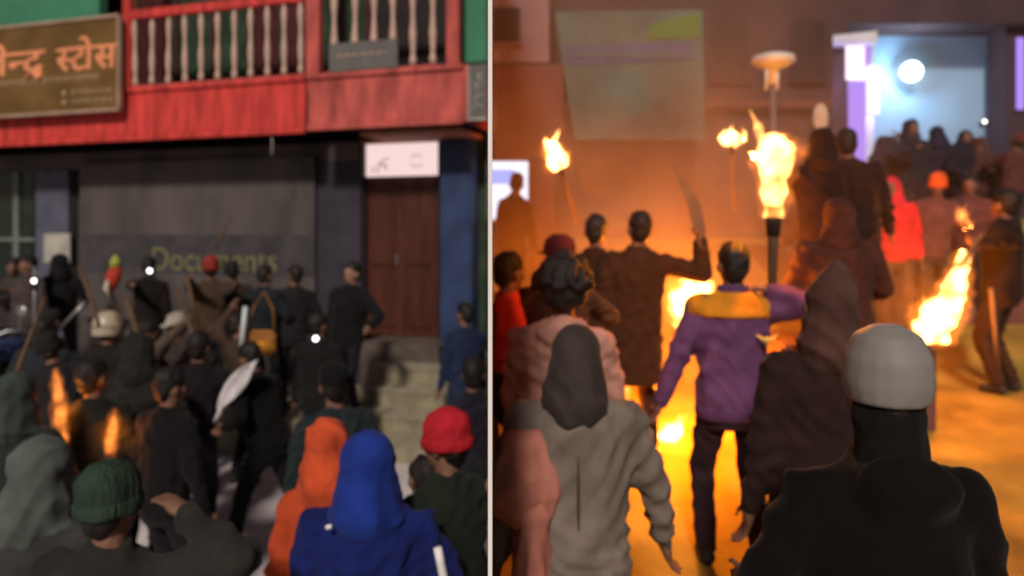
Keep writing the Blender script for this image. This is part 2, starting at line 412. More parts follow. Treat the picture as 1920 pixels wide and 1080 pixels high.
def bolden(o, t):
    # a second, slightly shifted copy of the strokes thickens them
    me = o.data; b = bmesh.new(); b.from_mesh(me); n0 = b.verts[:]; r = bmesh.ops.duplicate(b, geom=b.verts[:] + b.edges[:] + b.faces[:])
    for e in r['geom']:
        if isinstance(e, bmesh.types.BMVert): e.co += Vector((t, t * .6, .0006))
    b.to_mesh(me); b.free()
for parts, xend, wid in (([('full', 'स'), ('cut', None)][:0] + [('half', 'स'), ('full', 'ट'), ('o', 'ो'), ('full', 'स')], fx(217, ws), sx),
                         ([('full', 'द'), ('over', 'े'), ('full', 'व'), ('over', 'े'), ('half', 'न'), ('full', 'द'), ('ra', None)], fx(82, ws), sx * 1.45)):
    o, sc_ = word(parts, wid, 'lettering'); bolden(o, .05)
    sy = (fz(150, 84, ws) - fz(150, 127, ws)) / .62
    z0 = hl - .62 * sy
    o.data.transform(Matrix.Translation((xend - wid, ws - .008, z0)) @ M90 @ Matrix.Diagonal((sc_, sy, 1, 1)))
# lines of small unreadable print: broken dashes with a head line
random.seed(3)
g = MB()
def dashes(px0, px1, py, h):
    x = fx(px0, ws); xe = fx(px1, ws); zc = fz(100, py, ws)
    while x < xe:
        w_ = random.uniform(.025, .06)
        g.box(x, min(x + w_, xe), ws - .003, ws - .0005, zc + h * .3, zc + h * .5, 0)
        xx = x + random.uniform(0, .01)
        while xx < min(x + w_, xe) - .008:
            g.box(xx, xx + .008, ws - .0045, ws - .0033, zc - h * .5, zc + h * .3, 0); xx += random.uniform(.016, .026)
        x += w_ + random.choice((.006, .008, .03))
dashes(-140, 186, 150, .075); dashes(134, 210, 176, .06); dashes(134, 212, 193, .05)
g.box(fx(116, ws), fx(124, ws), ws - .003, ws - .0005, fz(100, 196, ws), fz(100, 189, ws)); g.box(fx(117, ws), fx(123, ws), ws - .003, ws - .0005, fz(100, 180, ws), fz(100, 171, ws))
tag(g.build('small_print', M['sign_small'], sg), kind='stuff')
# grey board on the railing, framed poster at the corner, white notice on the pillar
gb = signboard('grey_board', 'plain weathered grey board tied to the balcony railing above the door', 'board')
w_ = -.09
box('board', M['grey_board'], gb, fx(617, w_), fx(745, w_), w_, w_ + .025, fz(680, 131, w_), fz(680, 77, w_), .005)
g = MB(); random.seed(5)
x = fx(632, w_)
while x < fx(730, w_):
    ww = random.uniform(.03, .09); g.box(x, x + ww, w_ - .003, w_ - .0005, fz(680, 103, w_), fz(680, 99, w_)); x += ww + .03
g.build('faded_print', M['sign_frame'], gb)
fp = signboard('framed_poster', 'pale framed poster hung at the corner right of the balcony', 'poster')
w_ = -.02
pa, pb, pz0, pz1 = fx(879, w_), fx(914, w_), fz(895, 226, w_), fz(895, 122, w_)
box('picture', M['grey_board'], fp, pa, pb - .004, w_, w_ + .02, pz0, pz1, .003)
for (x0, x1, z0, z1) in ((pa - .02, pa + .012, pz0, pz1), (pa + .013, pb - .004, pz0, pz0 + .03)):
    box('frame', M['poster_pale'], fp, x0, x1, w_ - .015, w_ - .001, z0, z1, .003)
g = MB()
for t in range(4): g.tube([(pa + .05 + .03 * t, w_ - .004, pz0 + .1 + .12 * t), (pa + .09 + .03 * (t % 2), w_ - .004, pz0 + .18 + .12 * t), (pa + .17, w_ - .004, pz0 + .15 + .13 * t)], [.012, .022, .012], 5)
g.build('printed_figure', M['poster_pale'], fp)
pn = signboard('paper_notice', 'pale blank paper notice stuck low on the grey blue pillar', 'notice')
w_ = WG - .125
box('sheet', M['poster_pale'], pn, fx(82, w_), fx(131, w_), w_, w_ + .012, fz(100, 492, w_), fz(100, 438, w_), .002)

hc_ = signboard('hanging_cord', 'short pale cord hanging under the red balcony skirt', 'cord')
MB().tube([(fx(507), .03, Z_FB - .005), (fx(507) + .004, .035, Z_FB - .14), (fx(507) - .003, .03, Z_FB - .27)], .011, 6).build('cord', M['poster_pale'], hc_, True)
# ------------------------------------------------------------------ buildings along the right street
lb = empty('corner_building', (0, 9.6, 0), label='hazy pinkish brown building at the left edge of the fire-lit street', cat='building')
def wb(name, m, root, px0, px1, d, z0, z1, th=.2, parent=None, bev=.01, dd=0):
    y = d
    return box(name, m, parent or root, (px0 - 960) * y / F - root.location.x, (px1 - 960) * y / F - root.location.x, y - root.location.y + dd, y - root.location.y + dd + th, z0, z1, bev)
def zz(py, d): return 2.5 + (435 - py) * d / F
wb('upper_wall', M['pale_wall'], lb, 915, 1030, 9.6, zz(118, 9.6), 7.5)
wb('lower_wall', M['brick_wall'], lb, 914, 1056, 9.55, zz(300, 9.55), zz(120, 9.55))
wb('pier', M['brick_wall'], lb, 992, 1040, 9.55, .9, zz(302, 9.55))
sw = wb('shop_window', M['screen'], lb, 914, 990, 9.75, zz(440, 9.75), zz(302, 9.75), .05)
wb('blue_panel', M['screen_blue'], lb, 916, 966, 9.7, zz(345, 9.7), zz(318, 9.7), .03, sw)
wb('shelf', M['dark_wall'], lb, 914, 985, 9.7, zz(440, 9.7), zz(412, 9.7), .04, sw)
wb('frame', M['dark_wall'], lb, 966, 971, 9.7, zz(410, 9.7), zz(350, 9.7), .03, sw)
for i, (a, b) in enumerate(((925, 975), )):
    f = wb('window', M['dark'], lb, a, b, 9.58, zz(80, 9.6), zz(15, 9.6), .015)
    wb('sill', M['pale_wall'], lb, a - 4, b + 4, 9.5, zz(86, 9.6), zz(81, 9.6), .075, f)
bb = empty('back_building', (2.5, 11.6, 0), label='dim brown building behind the smoke and the hanging banner', cat='building')
wb('wall', M['dark_wall'], bb, 1020, 1562, 11.6, .9, 8.5)
for a, b in ((1340, 1400), (1490, 1545), (1060, 1120), (1190, 1250)):
    f = wb('window', M['dark'], bb, a, b, 11.56, zz(150, 11.6), zz(40, 11.6), .035)
    wb('frame', M['dark_wall'], bb, a - 5, a, 11.53, zz(150, 11.6), zz(40, 11.6), .06, f)
    wb('frame', M['dark_wall'], bb, b, b + 5, 11.53, zz(150, 11.6), zz(40, 11.6), .06, f)
    wb('sill', M['dark_wall'], bb, a - 8, b + 8, 11.5, zz(158, 11.6), zz(151, 11.6), .09, f)
wb('ledge', M['brick_wall'], bb, 1020, 1562, 11.42, zz(205, 11.6), zz(190, 11.6), .17)
for a, b in ((1085, 1180), (1215, 1310), (1345, 1440)):
    f = wb('shutter', M['brick_wall'], bb, a, b, 11.55, 1.8, zz(225, 11.6), .04)
    for k in range(14): wb('slat', M['dark_wall'], bb, a + 2, b - 2, 11.535, 1.82 + k * .15, 1.94 + k * .15, .014, f, .003)
bn = empty('street_banner', (P(1040, 20, 10.6)), label='large cream banner with green corner and blue band hung across the smoky street', cat='banner')
def quad(name, m, corners, d, th=.015):
    vs = [P(px, py, d) - bn.location for px, py in corners]; vs += [v + Vector((0, th, 0)) for v in vs]
    return MB().poly([tuple(v) for v in vs], [(0, 1, 2, 3), (7, 6, 5, 4), (0, 1, 5, 4), (1, 2, 6, 5), (2, 3, 7, 6), (3, 0, 4, 7)]).build(name, m, bn)
quad('sheet', M['banner_cream'], [(1040, 22), (1318, 18), (1322, 262), (1078, 262)], 10.6)
quad('green_corner', M['banner_green'], [(1222, 44), (1312, 24), (1313, 70), (1208, 73)], 10.585, .01)
quad('blue_band', M['banner_blue'], [(1062, 86), (1300, 80), (1300, 112), (1066, 122)], 10.585, .01)
g = MB(); random.seed(9)
x = 1076
while x < 1285:
    w_ = random.uniform(8, 20)
    p0, p1 = P(x, 108, 10.565) - bn.location, P(min(x + w_, 1288), 94, 10.565) - bn.location
    g.box(p0.x, p1.x, p0.y, p0.y + .01, p0.z, p1.z); x += w_ + 6
g.build('blurred_print', M['banner_cream'], bn)

hl_ = empty('lit_hall', (6, 13.2, 0), label='open hall with bluish lit wall and white globe lamp behind the crowd', cat='building')
wb('back_wall', M['hall_wall'], hl_, 1610, 1884, 13.2, 2.5, zz(40, 13.2))
wb('roof', M['dark_wall'], hl_, 1540, 1990, 12.4, zz(44, 12.4), 8.0, 1.2)
wb('side_wall', M['dark_wall'], hl_, 1886, 2060, 12.6, 1, zz(46, 12.6), .5)
wb('side_wall', M['dark_wall'], hl_, 1556, 1588, 12.3, 1, zz(46, 12.4), .8)
cl_ = MB()
for (pt, pm, a, b) in ((0, 'neon_white', 1590, 1616), ):
    c_ = wb('column', M['canopy'], hl_, 1594, 1640, 12.25, 2.5, zz(66, 12.25), .3, bev=.03)
    wb('light_strip', M['neon_white'], hl_, 1587, 1622, 12.2, zz(150, 12.2), zz(72, 12.2), .04, c_)
    wb('light_strip', M['neon_purple'], hl_, 1592, 1624, 12.2, 2.6, zz(152, 12.2), .04, c_)
    wb('light_strip', M['neon_purple'], hl_, 1620, 1632, 12.21, zz(120, 12.2), zz(74, 12.2), .03, c_)
    wb('light_strip', M['neon_white'], hl_, 1627, 1650, 12.21, zz(214, 12.2), zz(122, 12.2), .03, c_)
g = MB(); a0, a1 = P(1536, 64, 12), P(1645, 52, 12)
g.poly([tuple(Vector(v) - hl_.location) for v in ((a0.x, 12.2, a0.z), (a1.x, 12.0, a1.z - .05), (a1.x, 13.0, a1.z - .05), (a0.x + .4, 13.0, a0.z), (a0.x + .25, 12.2, a0.z - .14), (a1.x, 12.0, a1.z - .24), (a1.x, 13, a1.z - .24), (a0.x + .5, 13, a0.z - .14))],
       [(0, 1, 2, 3), (4, 5, 6, 7), (0, 1, 5, 4), (1, 2, 6, 5), (2, 3, 7, 6), (3, 0, 4, 7)])
g.build('canopy', M['canopy'], hl_)
gp = P(1709, 134, 12.9) - hl_.location
g = MB(); b = bmesh.new(); bmesh.ops.create_uvsphere(b, u_segments=24, v_segments=14, radius=.17, matrix=Matrix.Translation(gp)); g.add(b)
gl = g.build('globe_lamp', M['globe'], hl_, smooth=True)
box('lamp_bracket', M['metal'], gl, gp.x - .02, gp.x + .02, gp.y + .1, gp.y + .29, gp.z - .02, gp.z + .02)
wb('light_strip', M['neon_purple'], hl_, 1908, 1922, 12.5, zz(205, 12.5), zz(70, 12.5), .05)
wb('stage', M['brick_wall'], hl_, 1470, 2100, 9.5, 1.0, 2.32, 3.6)
for i in range(3): wb('step', M['brick_wall'], hl_, 1500, 2050, 9.5 - .3 * (i + 1), 1.0, 2.32 - .2 * (i + 1), .298)
def plight(name, loc, e, col, r=.05, parent=None):
    ld = bpy.data.lights.new(name, 'POINT'); ld.energy = e; ld.color = col; ld.shadow_soft_size = r
    o = bpy.data.objects.new(name, ld); C.objects.link(o); o.location = loc
    if parent: o.parent = parent; o.location = Vector(loc) - parent.location
    return o
plight('globe_light', P(1709, 134, 12.68), 60, (.55, .82, 1), .05)

plight('strip_light', P(1655, 190, 12.0), 26, (.62, .40, 1), .1)
plight('strip_light', P(1575, 150, 11.9), 12, (.62, .45, 1), .1)

# street lamp with wide pale shade
lp = P(1450, 120, 8.2); zb = zr(8.2)
sl = empty('street_lamp', (lp.x, lp.y, zb), label='street lamp with flat pale shade rising out of the smoke', cat='street lamp')
MB().lathe([(.05, 0), (.05, .3), (.035, .32), (.03, lp.z - zb)], 10).build('pole', M['metal'], sl, True)
MB().lathe([(.05, -.22), (.07, -.06), (.16, -.03), (.235, .03), (.22, .08), (.12, .11), (.03, .12)], 20, (0, 0, lp.z - zb)).build('lamp_shade', M['canopy'], sl, True)
for s_ in (-.09, .02): MB().tube([(s_, -.05, lp.z - zb - .04), (s_ * 1.1, -.06, lp.z - zb - .3)], [.02, .012], 6).build('lamp_arm', M['canopy'], sl, True)
op = P(1539, 220, 8.8)
os_ = empty('oval_sign', (op.x, op.y, zr(8.8)), label='pale oval sign on a thin pole above the dark crowd', cat='sign')
MB().tube([(0, .03, 0), (0, .03, op.z - zr(8.8))], .018).build('pole', M['metal'], os_)
g = MB(); b = bmesh.new(); bmesh.ops.create_uvsphere(b, u_segments=20, v_segments=12, radius=1, matrix=Matrix.Translation((0, 0, op.z - zr(8.8))) @ Matrix.Diagonal((.09, .02, .165, 1))); g.add(b)
g.build('sign_plate', M['poster_pale'], os_, True)

# ------------------------------------------------------------------ people
pending = []
def rotm(ax, a): return Matrix.Rotation(a, 3, ax)
class Pr:
    """closed rounded solids that are fused into one continuous skin afterwards"""
    def __init__(s): s.v = []; s.f = []; s.n = 0
    def _rings(s, rings, cap0=True, cap1=True):
        k = len(rings[0]); base = s.n
        for r in rings: s.v += [tuple(p) for p in r]
        for i in range(len(rings) - 1):
            for j in range(k):
                s.f.append((base + i * k + j, base + i * k + (j + 1) % k, base + (i + 1) * k + (j + 1) % k, base + (i + 1) * k + j))
        s.f.append(tuple(base + j for j in range(k))[::-1]); s.f.append(tuple(base + (len(rings) - 1) * k + j for j in range(k)))
        s.n += k * len(rings)
    def cone(s, p0, p1, r0, r1, seg=10):
        p0, p1 = Vector(p0), Vector(p1); t = p1 - p0; L = t.length
        if L < 1e-5: return s.ell(p0, (r0,) * 3)
        t /= L; a = t.orthogonal().normalized(); b = t.cross(a); rings = []
        for th in (1.35, 1.0, .55): rings.append((p0 - t * r0 * math.sin(th), r0 * math.cos(th)))
        rings += [(p0, r0), (p0.lerp(p1, .5), (r0 + r1) / 2), (p1, r1)]
        for th in (.55, 1.0, 1.35): rings.append((p1 + t * r1 * math.sin(th), r1 * math.cos(th)))
        s._rings([[c + (a * math.cos(2 * math.pi * k / seg) + b * math.sin(2 * math.pi * k / seg)) * r for k in range(seg)] for c, r in rings]); return s
    def ell(s, c, r, xf=None, rot=None, seg=12):
        rings = []
        for i in range(9):
            th = -math.pi / 2 + .12 + (math.pi - .24) * i / 8
            ring = []
            for k in range(seg):
                p = Vector((r[0] * math.cos(th) * math.cos(2 * math.pi * k / seg), r[1] * math.cos(th) * math.sin(2 * math.pi * k / seg), r[2] * math.sin(th)))
                if rot is not None: p = rot @ p
                p = Vector(c) + p
                ring.append(xf(p) if xf else p)
            rings.append(ring)
        s._rings(rings); return s
    def loft(s, rs, xf=None, seg=18):
        s._rings([[(xf or (lambda q: q))(Vector((cx + rx * math.cos(2 * math.pi * k / seg), cyy + ry * math.sin(2 * math.pi * k / seg), z))) for k in range(seg)] for (z, rx, ry, cx, cyy) in rs]); return s
    def make(s, name, m, parent, voxel, smooth=4, fold=0.0, seed=0, lump=0.0):
        me = bpy.data.meshes.new(name); me.from_pydata(s.v, [], s.f)
        o = link(name, me, m, parent)
        r = o.modifiers.new('fuse', 'REMESH'); r.mode = 'VOXEL'; r.voxel_size = voxel; r.use_smooth_shade = True
        if smooth:
            q = o.modifiers.new('soften', 'SMOOTH'); q.factor = .5; q.iterations = smooth
        pending.append((o, fold, seed, lump)); return o
def finish_people():
    bpy.context.view_layer.update(); dg = bpy.context.evaluated_depsgraph_get()
    new = [bpy.data.meshes.new_from_object(o.evaluated_get(dg)) for o, *_ in pending]
    for (o, fold, seed, lump), me in zip(pending, new):
        o.modifiers.clear(); old = o.data; o.data = me; me.name = o.name; bpy.data.meshes.remove(old)
        nv = len(me.vertices)
        if (fold or lump) and nv:
            co = np.empty(nv * 3); me.vertices.foreach_get('co', co); co = co.reshape(-1, 3)
            no = np.empty(nv * 3); me.vertex_normals.foreach_get('vector', no); no = no.reshape(-1, 3)
            rg = np.random.default_rng(seed + 11); dsp = np.zeros(nv)
            if fold:
                wv = co + .05 * np.sin(co[:, [1, 2, 0]] * 13 + rg.uniform(0, 6, 3))
                for i in range(5):
                    dr_ = rg.normal(size=3); dr_[2] *= 1.1; dr_ /= np.linalg.norm(dr_)
                    fr_ = rg.uniform(22, 48)
                    w_ = np.sin(wv @ dr_ * fr_ + rg.uniform(0, 6))
                    msk = .5 + .5 * np.sin(co @ rg.normal(size=3) * 7 + rg.uniform(0, 6))
                    dsp += (1 - np.abs(w_) * 2) * msk
                dsp *= fold * .5
            if lump:
                for i in range(6):
                    dr_ = rg.normal(size=3); dr_ /= np.linalg.norm(dr_)
                    dsp += lump * np.sin(co @ dr_ * rg.uniform(60, 130) + rg.uniform(0, 6)) * .5
            co += no * dsp[:, None]
            me.vertices.foreach_set('co', co.ravel()); me.update()
    pending.clear()
def ik(a, tgt, l1, l2, pole):
    a, tgt = Vector(a), Vector(tgt); t = tgt - a; L = max(.05, min(t.length, (l1 + l2) * .995)); t.normalize()
    e = a + t * L
    x = (l1 * l1 - l2 * l2 + L * L) / (2 * L); h = math.sqrt(max(0, l1 * l1 - x * x))
    p = Vector(pole); p = p - p.dot(t) * t
    p = p.normalized() if p.length > 1e-4 else t.orthogonal().normalized()
    return a + t * x + p * h, e

PEOPLE = []
def person(label, px, top, side='L', H=1.7, face=0, base=None, d=None, jacket=(.02, .02, .022), legs_c=(.015, .015, .018),
           head='hair', head_c=None, arms=(None, None), feet=((-.11, .02), (.11, -.02)), lean=(0, 0), yaw=0, pitch=0, wide=1.0,
           lod=None, group=None, skin='skin', hood_back=False, long=0.0, eyes=False, seed=None, grip=(False, False), skull=False, hs=1.0):
    seed = seed if seed is not None else int(px * 7 + (top or 0))
    if d is None:
        if side == 'L':
            d = F * (2.5 - (base or 0) - H) / (top - 435)
        else:
            lo, hi = 1.0, 14.0
            for _ in range(40):
                mid = (lo + hi) / 2
                y = 435 - F * ((base if base is not None else zr(mid)) + H - 2.5) / mid
                if y > top: lo = mid
                else: hi = mid
            d = lo
    z = base if base is not None else (0 if side == 'L' else zr(d))
    loc = Vector(((px - 960) * d / F, d, z))
    root = empty('person', loc, R(face), label=label, cat='person', group=group or ('people in the fire-lit street' if side == 'R' else 'people crowding before the shop'))
    if side == 'L' and base == .45:
        d = dw(px, -1.0 + (seed or 1) * 37 % 10 * .09); loc = Vector(((px - 960) * d / F, d, z)); root.location = loc
    k = H / 1.73
    if side == 'L' and sum(jacket) < .2: jacket = tuple(c * .85 for c in jacket)
    if lod is None: lod = 0 if d < 4.6 else 1 if d < 7 else 2
    vb, vj = ((.0105, .014), (.014, .018), (.018, .024))[lod]
    fold = (.012, .010, .008)[lod]
    hip = Vector((0, 0, .90))
    rp = random.Random(seed * 3 + 1)
    if lean == (0, 0): lean = (rp.uniform(-3, 9), rp.uniform(-5, 5))
    if yaw == 0: yaw = rp.uniform(-28, 28)
    RM = rotm('X', -R(lean[0])) @ rotm('Y', R(lean[1]))
    def T(p):                                  # lean of the upper body, then height
        p = Vector(p)
        if p.z > hip.z - .12:
            t_ = min(1, (p.z - hip.z + .12) / .2)
            q = hip + RM @ (p - hip); p = p.lerp(q, t_)
        return p * k
    HM = rotm('Z', R(yaw)) @ rotm('X', R(pitch)); nk = Vector((0, 0, 1.49))
    def TH(p): return T(nk + HM @ (Vector(p) - nk))
    B = Pr(); J = Pr(); L = Pr()
    if arms == (None, None):                  # nobody stands exactly alike
        AR = [None, None, ('rel', (.06, .27, -.33)), ('rel', (-.06, .30, -.18)), ('rel', (.14, .12, -.5)), ('rel', (.02, .34, -.05))]
        def flip(a): return None if a is None else ('rel', (-a[1][0], a[1][1], a[1][2]))
        arms = (flip(rp.choice(AR)), rp.choice(AR))
    # body under the clothes, one continuous surface
    bw = min(1, wide) * .9
    B.loft([(.84, .14 * bw, .10 * bw, 0, 0), (.95, .155 * bw, .105 * bw, 0, 0), (1.12, .135 * bw, .095 * bw, 0, .005), (1.28, .16 * bw, .10 * bw, 0, 0), (1.38, .14 * bw, .075 * bw, 0, -.005), (1.45, .07, .06, 0, -.005)], T)
    B.cone(T((0, -.012, 1.42)), TH((0, -.005, 1.55)), .058 * k, .054 * k)
    def he(c, r): B.ell(c, r, TH)
    he((0, -.012, 1.640), (.076, .096, .094)); he((0, .026, 1.585), (.062, .066, .085)); he((0, .045, 1.535), (.040, .044, .035))
    he((0, .075, 1.642), (.055, .022, .016))
    B.cone(TH((0, .090, 1.625)), TH((0, .112, 1.585)), .009, .015); he((0, .088, 1.552), (.026, .012, .011))
    for s in (-1, 1): he((s * .079, -.004, 1.600), (.012, .022, .034)); he((s * .042, .06, 1.595), (.026, .024, .022))
    # torso of the jacket
    w = wide; hem = .80 - long
    J.loft([(hem, .185 * w, .135 * w, 0, 0), (.90, .195 * w, .145 * w, 0, 0), (1.05, .185 * w, .14 * w, 0, .005), (1.22, .20 * w, .145 * w, 0, .005), (1.34, .195 * w, .13 * w, 0, -.005), (1.42, .155 * w, .10 * w, 0, -.01), (1.475, .085, .08, 0, -.008)], T)
    if hood_back: J.ell((0, -.10, 1.42), (.125, .062, .085), T); J.ell((0, 0, 1.46), (.10, .10, .035), T)
    else: J.loft([(1.44, .088, .082, 0, -.008), (1.50, .074, .074, 0, -.008)], T)
    hands = []
    for i, s in enumerate((-1, 1)):
        sh = T((s * .18 * (1 + (w - 1) * .8), -.005, 1.375)); spec = arms[i]
        if spec is None: spec = ('rel', (s * .10, .05, -.56))
        if spec[0] == 'rel':
            tg = sh + Vector(spec[1]) * k
        elif spec[0] == 'world':               # a point in the world that the hand reaches for
            v = Vector(spec[1]) - loc; a = R(-face); tg = Vector((v.x * math.cos(a) - v.y * math.sin(a), v.x * math.sin(a) + v.y * math.cos(a), v.z))
        pole = Vector(spec[2]) if len(spec) > 2 else Vector((s * .6, -1, -.3))
        el, wr = ik(sh, tg, .285 * k, .25 * k, pole)
        J.cone(sh, el, .077 * k * w, .066 * k * w); J.cone(el, wr, .064 * k * w, .047 * k * w); J.ell(sh - Vector((s * .015, 0, 0)), (.085 * w, .08 * w, .07 * w)); J.cone(T((s * .05, -.012, 1.435)), T((s * .15 * w, -.008, 1.395)), .045, .058)
        B.cone(sh, el, .045 * k * bw, .038 * k * bw); B.cone(el, wr, .038 * k * bw, .028 * k)
        f = (wr - el).normalized(); up = Vector((0, 1, .2)); sd_ = (up - up.dot(f) * f)
        sd_ = sd_.normalized() if sd_.length > .05 else f.orthogonal().normalized()
        nn = f.cross(sd_) * s
        B.cone(wr, wr + f * .03, .028 * k, .03 * k)
        pc = wr + f * .055
        rm = Matrix((sd_, nn, f)).transposed()
        B.ell(pc, (.042, .019, .048), None, rm)
        c1, c2 = (R(75), R(165)) if grip[i] else (R(18), R(45))
        for j, (o_, ln) in enumerate(((.031, .072), (.011, .08), (-.010, .074), (-.030, .058))):
            b0 = wr + f * .092 + sd_ * o_
            b1 = b0 + (f * math.cos(c1) + nn * math.sin(c1)) * ln * .55
            b2 = b1 + (f * math.cos(c2) + nn * math.sin(c2)) * ln * .5
            B.cone(b0, b1, .0095, .009, 6); B.cone(b1, b2, .009, .0075, 6)
        b0 = wr + f * .03 + sd_ * .03; b1 = b0 + (f * .5 + sd_ * .75 + nn * .35).normalized() * .04; b2 = b1 + (f * .9 + nn * (.6 if grip[i] else .2)).normalized() * .035
        B.cone(b0, b1, .012, .0105, 6); B.cone(b1, b2, .0105, .009, 6)
        hands.append((wr + f * .095 + nn * .022, f, sd_))
    # legs
    L.loft([(.74, .15, .115, 0, 0), (.84, .172, .125, 0, 0), (.95, .165, .12, 0, 0), (1.0, .15, .11, 0, 0)], T)
    for i, s in enumerate((-1, 1)):
        fx_, fy_ = feet[i][0], feet[i][1]; fz_ = feet[i][2] if len(feet[i]) > 2 else 0
        hp = Vector((s * .09, 0, .88)) * k; an = Vector((fx_, fy_ - .02, .085 + fz_)) * k
        kn, an = ik(hp, an, .43 * k, .41 * k, (s * .12, 1, 0))
        L.cone(hp, kn, .098 * k, .072 * k); L.cone(kn, an + Vector((0, 0, .01)), .072 * k, .062 * k)
        B.cone(hp, kn, .075 * k, .05 * k); B.cone(kn, an, .05 * k, .036 * k); B.cone(an, an + Vector((0, .09, -.045)), .035, .03)
        SH = Pr(); SH.cone(an + Vector((0, -.035, -.04)), an + Vector((0, .13, -.052)), .044, .036); SH.cone(an, an + Vector((0, .06, -.04)), .048, .042)
        SH.make('shoe', M['shoe'], root, .012, 2)
    B.make('body', M[skin], root, vb, 2)
    if lod == 0 and not long:
        HB = Pr(); HB.loft([(hem - .012, .183 * w, .133 * w, 0, 0), (hem + .02, .197 * w, .147 * w, 0, 0), (hem + .06, .198 * w, .148 * w, 0, 0)], T)
        HB.make('hem_band', cloth(tuple(c * .75 for c in jacket)), root, vj, 2, .004, seed + 9)
    J.make('jacket', cloth(jacket), root, vj, 5, fold, seed)
    L.make('trousers', cloth(legs_c), root, vj, 4, fold * .8, seed + 1)
    hv = (.009, .011, .014)[lod]
    if head in ('hair', 'curly', 'beanie', 'helmet', 'cap', 'bald') and head != 'bald':
        A = Pr(); big = .035 if head == 'curly' else .0
        A.loft([(1.60, .070, .075, 0, -.035), (1.635, .083 + big, .098 + big, 0, -.022), (1.68, .083 + big, .102 + big, 0, -.016), (1.715, .068 + big, .085 + big, 0, -.014), (1.745 + big, .035, .045, 0, -.014)], TH)
        A.ell((0, -.055, 1.60), (.070 + big, .054 + big, .085), TH)
        if head == 'curly':
            rg = random.Random(seed)
            for _ in range(190):
                a_, b_ = rg.uniform(0, 6.28), rg.uniform(-.3, 1.4)
                p = Vector((math.cos(a_) * math.cos(b_) * .125, -.03 + math.sin(a_) * math.cos(b_) * .125, 1.65 + math.sin(b_) * .105))
                if p.y < .06: A.ell(p, (.017, .017, .017), TH, seg=6)
        A.make('hair', M['hair'], root, hv, 2, 0, seed, .006 if head == 'curly' else .003)
    hc = cloth(head_c) if head_c else None
    if head == 'beanie':
        hc = knit(head_c)
        A = Pr(); A.loft([(1.605, .096, .118, 0, -.014), (1.64, .098, .12, 0, -.014), (1.70, .095, .117, 0, -.016), (1.745, .075, .093, 0, -.02), (1.775, .03, .04, 0, -.025)], TH)
        A.make('beanie', hc, root, hv, 3, .004, seed)
        A = Pr(); A.loft([(1.592, .098, .120, 0, -.012), (1.61, .104, .126, 0, -.012), (1.64, .104, .126, 0, -.014), (1.65, .099, .121, 0, -.014)], TH)
        A.make('cuff', hc, root, hv, 1, .003, seed)
    if head == 'cap':
        A = Pr(); A.loft([(1.635, .092, .112, 0, -.012), (1.68, .094, .114, 0, -.014), (1.73, .08, .10, 0, -.016), (1.76, .04, .05, 0, -.016)], TH); A.ell((0, .12, 1.645), (.068, .075, .012), TH)
        A.make('cap', hc, root, hv, 2, .002, seed)
    if head == 'helmet':
        if skull:
            A = Pr(); A.loft([(1.605, .090, .108, 0, -.02), (1.65, .101, .122, 0, -.014), (1.71, .096, .118, 0, -.014), (1.76, .074, .09, 0, -.014), (1.785, .03, .04, 0, -.014)], TH)
            HA = Pr(); HA.ell((0, -.03, 1.575), (.088, .09, .085), TH); HA.cone(TH((0, -.03, 1.575)), T((0, -.025, 1.455)), .080, .086); HA.make('scarf', cloth((.010, .008, .008)), root, hv, 3, .006, seed)
            A.make('helmet', mat('helmet_shell', head_c, .6, .15, 5, .05, 20, .3), root, hv, 3)
        else:
          A = Pr(); A.loft([(1.56, .112, .105, 0, -.045), (1.60, .122, .135, 0, -.018), (1.66, .128, .148, 0, -.014), (1.72, .115, .135, 0, -.014), (1.765, .085, .10, 0, -.014), (1.79, .03, .04, 0, -.014)], TH)
          mm = mat('helmet_shell', head_c, .35, .12, 5, .02, 20, .5)
          h_ = A.make('helmet', mm, root, hv, 3)
          A = Pr(); A.loft([(1.635, .130, .150, 0, -.014), (1.65, .131, .151, 0, -.014)], TH)
          A.make('trim', M['rubber'], root, hv, 1)
    if head in ('hood', 'pointed'):
        A = Pr(); A.ell((0, -.038, 1.640), (.112 * hs, .118 * hs, .118 * hs), TH)
        A.cone(TH((0, -.045, 1.60)), T((0, -.04, 1.46)), .112 * hs, .145 * hs); A.ell((0, -.03, 1.43), (.165 * hs * hs, .125 * hs, .06), T)
        if head == 'pointed': A.cone(TH((0, -.045, 1.70)), TH((0, -.068, 1.745)), .084 * hs, .045)
        A.make('hood', cloth(head_c or jacket), root, vj * .8, 4, fold * .7, seed + 3)
    if eyes:
        for s in (-1, 1):
            b = bmesh.new(); bmesh.ops.create_uvsphere(b, u_segments=8, v_segments=6, radius=.012, matrix=Matrix.Translation(TH((s * .033, .084, 1.612))))
            MB().add(b).build('eye', M['eye'], root, True)
    rec = dict(root=root, hands=[], d=d, loc=loc, T=T, TH=TH, k=k)
    ca, sa_ = math.cos(R(face)), math.sin(R(face))
    def tw(v, pt=True):
        q = Vector((v.x * ca - v.y * sa_, v.x * sa_ + v.y * ca, v.z)); return q + loc if pt else q
    rec['hands'] = [(tw(h), tw(f_, False), tw(s_, False)) for h, f_, s_ in hands]; rec['tw'] = tw
    PEOPLE.append(rec); return rec

DK = (.014, .014, .016); DK2 = (.025, .024, .026)
walkL = ((-.10, .28), (.10, -.26)); walkR = ((-.10, -.24, .02), (.10, .26))
